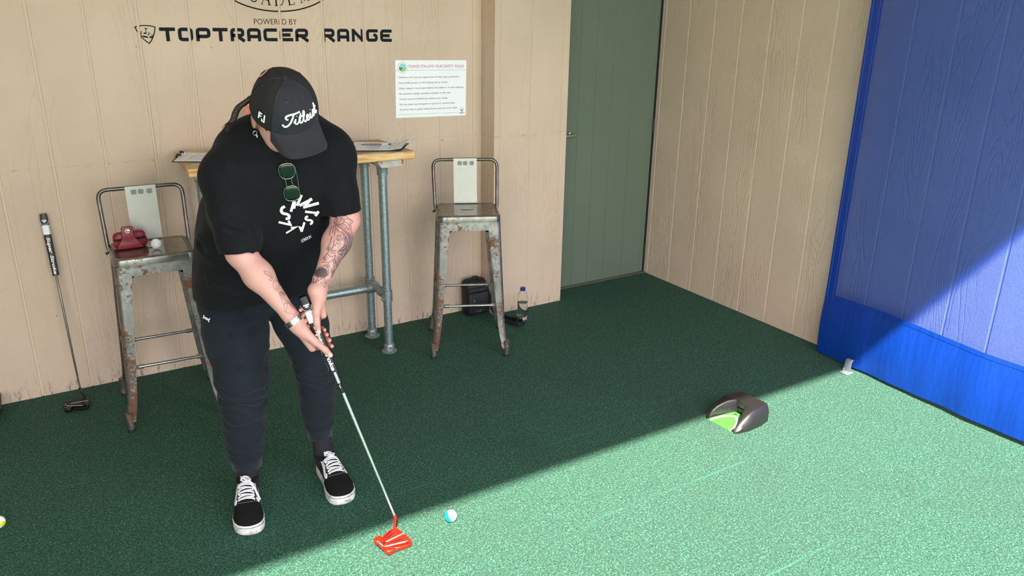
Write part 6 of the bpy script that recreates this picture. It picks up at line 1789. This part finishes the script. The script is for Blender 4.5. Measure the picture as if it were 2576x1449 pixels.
# earrings on the visible ear
el_ = hv(0.088, -0.006, -0.076)
er = MB().tube([el_ + HRv * 0.003 + (Vector((0, 0, -0.006))) + Vector((0.006 * math.cos(a), -0.003 * math.sin(a), 0.0065 * math.sin(a))) for a in [k * 2 * math.pi / 20 for k in range(21)]], 0.0011, 8).build('hoop_earring', M_CHROME, person, 60)
MB().tube([el_ + Vector((0.001, -0.004, -0.011)), el_ + Vector((0.001, -0.004, -0.016)), el_ + Vector((0.002, -0.004, -0.034))], [0.0012, 0.0022, 0.0003], 8).build('spike_drop', M_CHROME, er, 60)

M_WATCH = simple('watch_steel', (0.50, 0.52, 0.49), 0.16, 1.0)
# steel watch strap on the lower wrist
ax = Vector(nz(WRR - ELR)); wc = Vector(WRR) - ax * 0.004
n1 = Vector((0, 0, 1)); n1 = (n1 - ax * n1.dot(ax)).normalized(); n2 = ax.cross(n1)
wt = thing_w = MB().tube([wc + (n1 * math.cos(a) + n2 * math.sin(a)) * 0.0268 for a in [k * 2 * math.pi / 36 for k in range(37)]], 0.0075, 10, squash=0.25, up=ax).build('watch_strap', M_WATCH, person, 60)
mb = MB()
for k in range(34):
    for j in range(4):
        a = (k + 0.5 * (j % 2)) * 2 * math.pi / 34; rr_ = 0.0290
        c_ = wc + (n1 * math.cos(a) + n2 * math.sin(a)) * rr_ + ax * ((j - 1.5) * 0.0042)
        rd = (n1 * math.cos(a) + n2 * math.sin(a)); tg = ax.cross(rd)
        mb.box(c_, (0.0046, 0.0037, 0.0030), M=Matrix((tg, ax, rd)).transposed())
mb.build('watch_links', M_WATCH, wt, 0, kind='stuff')

# sunglasses hooked into the collar
def surf(u, v, lift=0.006):
    o = pix_point(u, v, -1.45); hit, nrm, i_, d_ = TB.ray_cast(o - DIR * 0.4, DIR, 0.9)
    return (hit if hit else o) - DIR * lift
s0, s1 = surf(720.5, 428, 0.012), surf(733, 483.5, 0.010)
sgl = thing('sunglasses', 'dark green aviator sunglasses hanging from the T-shirt collar', 'sunglasses', s0)
va = (s1 - s0).normalized(); nf = (CAMV - va * CAMV.dot(va)).normalized(); hx_ = va.cross(nf).normalized()
hx_ = hx_ if hx_.dot(UX) > 0 else -hx_
t = NT('dark_green_lens'); t.set(Base_Color=(0.003, 0.010, 0.006, 1), Roughness=0.03); t.b.inputs['Specular IOR Level'].default_value = 0.6; M_LENS = t.m
M_GOLD = simple('gold_wire', (0.62, 0.56, 0.46), 0.22, 1.0)
for c_, fl__ in ((s0, 1), (s1, -1)):
    rim = []
    for k in range(36):
        a = k * 2 * math.pi / 36; cx__, sx__ = math.cos(a), math.sin(a)
        w_, h_ = 0.0235, 0.0262
        x = w_ * math.copysign(abs(cx__) ** 0.8, cx__) * (1 + 0.06 * sx__ * fl__); y = h_ * math.copysign(abs(sx__) ** 0.8, sx__)
        rim.append(c_ + hx_ * x - va * y)
    bl = lambda f_, z: [c_ + (p - c_) * f_ + nf * z for p in rim]
    MB().loft([bl(0.98, -0.001), bl(0.99, 0.0), bl(0.90, 0.0022), bl(0.6, 0.0042), bl(0.25, 0.0052), bl(0.02, 0.0054)]).build('lens', M_LENS, sgl, 70)
    MB().tube(rim + rim[:2], 0.0010, 8).build('rim', M_GOLD, sgl, 70)
m0, m1 = s0 + va * 0.0262, s1 - va * 0.0262
for o in (-0.011, 0.008):
    MB().tube([m0 + hx_ * o - va * 0.002, (m0 + m1) / 2 + hx_ * o * 0.9 + nf * 0.002, m1 + hx_ * o + va * 0.002], 0.0011, 8).build('bridge', M_GOLD, sgl, 70)
MB().tube([s0 - va * 0.012 + hx_ * 0.0245, s0 + va * 0.02 + hx_ * 0.026 - nf * 0.003, s1 + va * 0.010 + hx_ * 0.0225 - nf * 0.003], 0.0009, 6).build('temple', M_GOLD, sgl, 70)
MB().tube([s0 - va * 0.026 + hx_ * 0.004, s0 - va * 0.030 + hx_ * 0.003 - nf * 0.010, s0 - va * 0.020 - nf * 0.014, s1 + va * 0.02 - nf * 0.012], 0.0010, 6).build('temple', M_GOLD, sgl, 70)
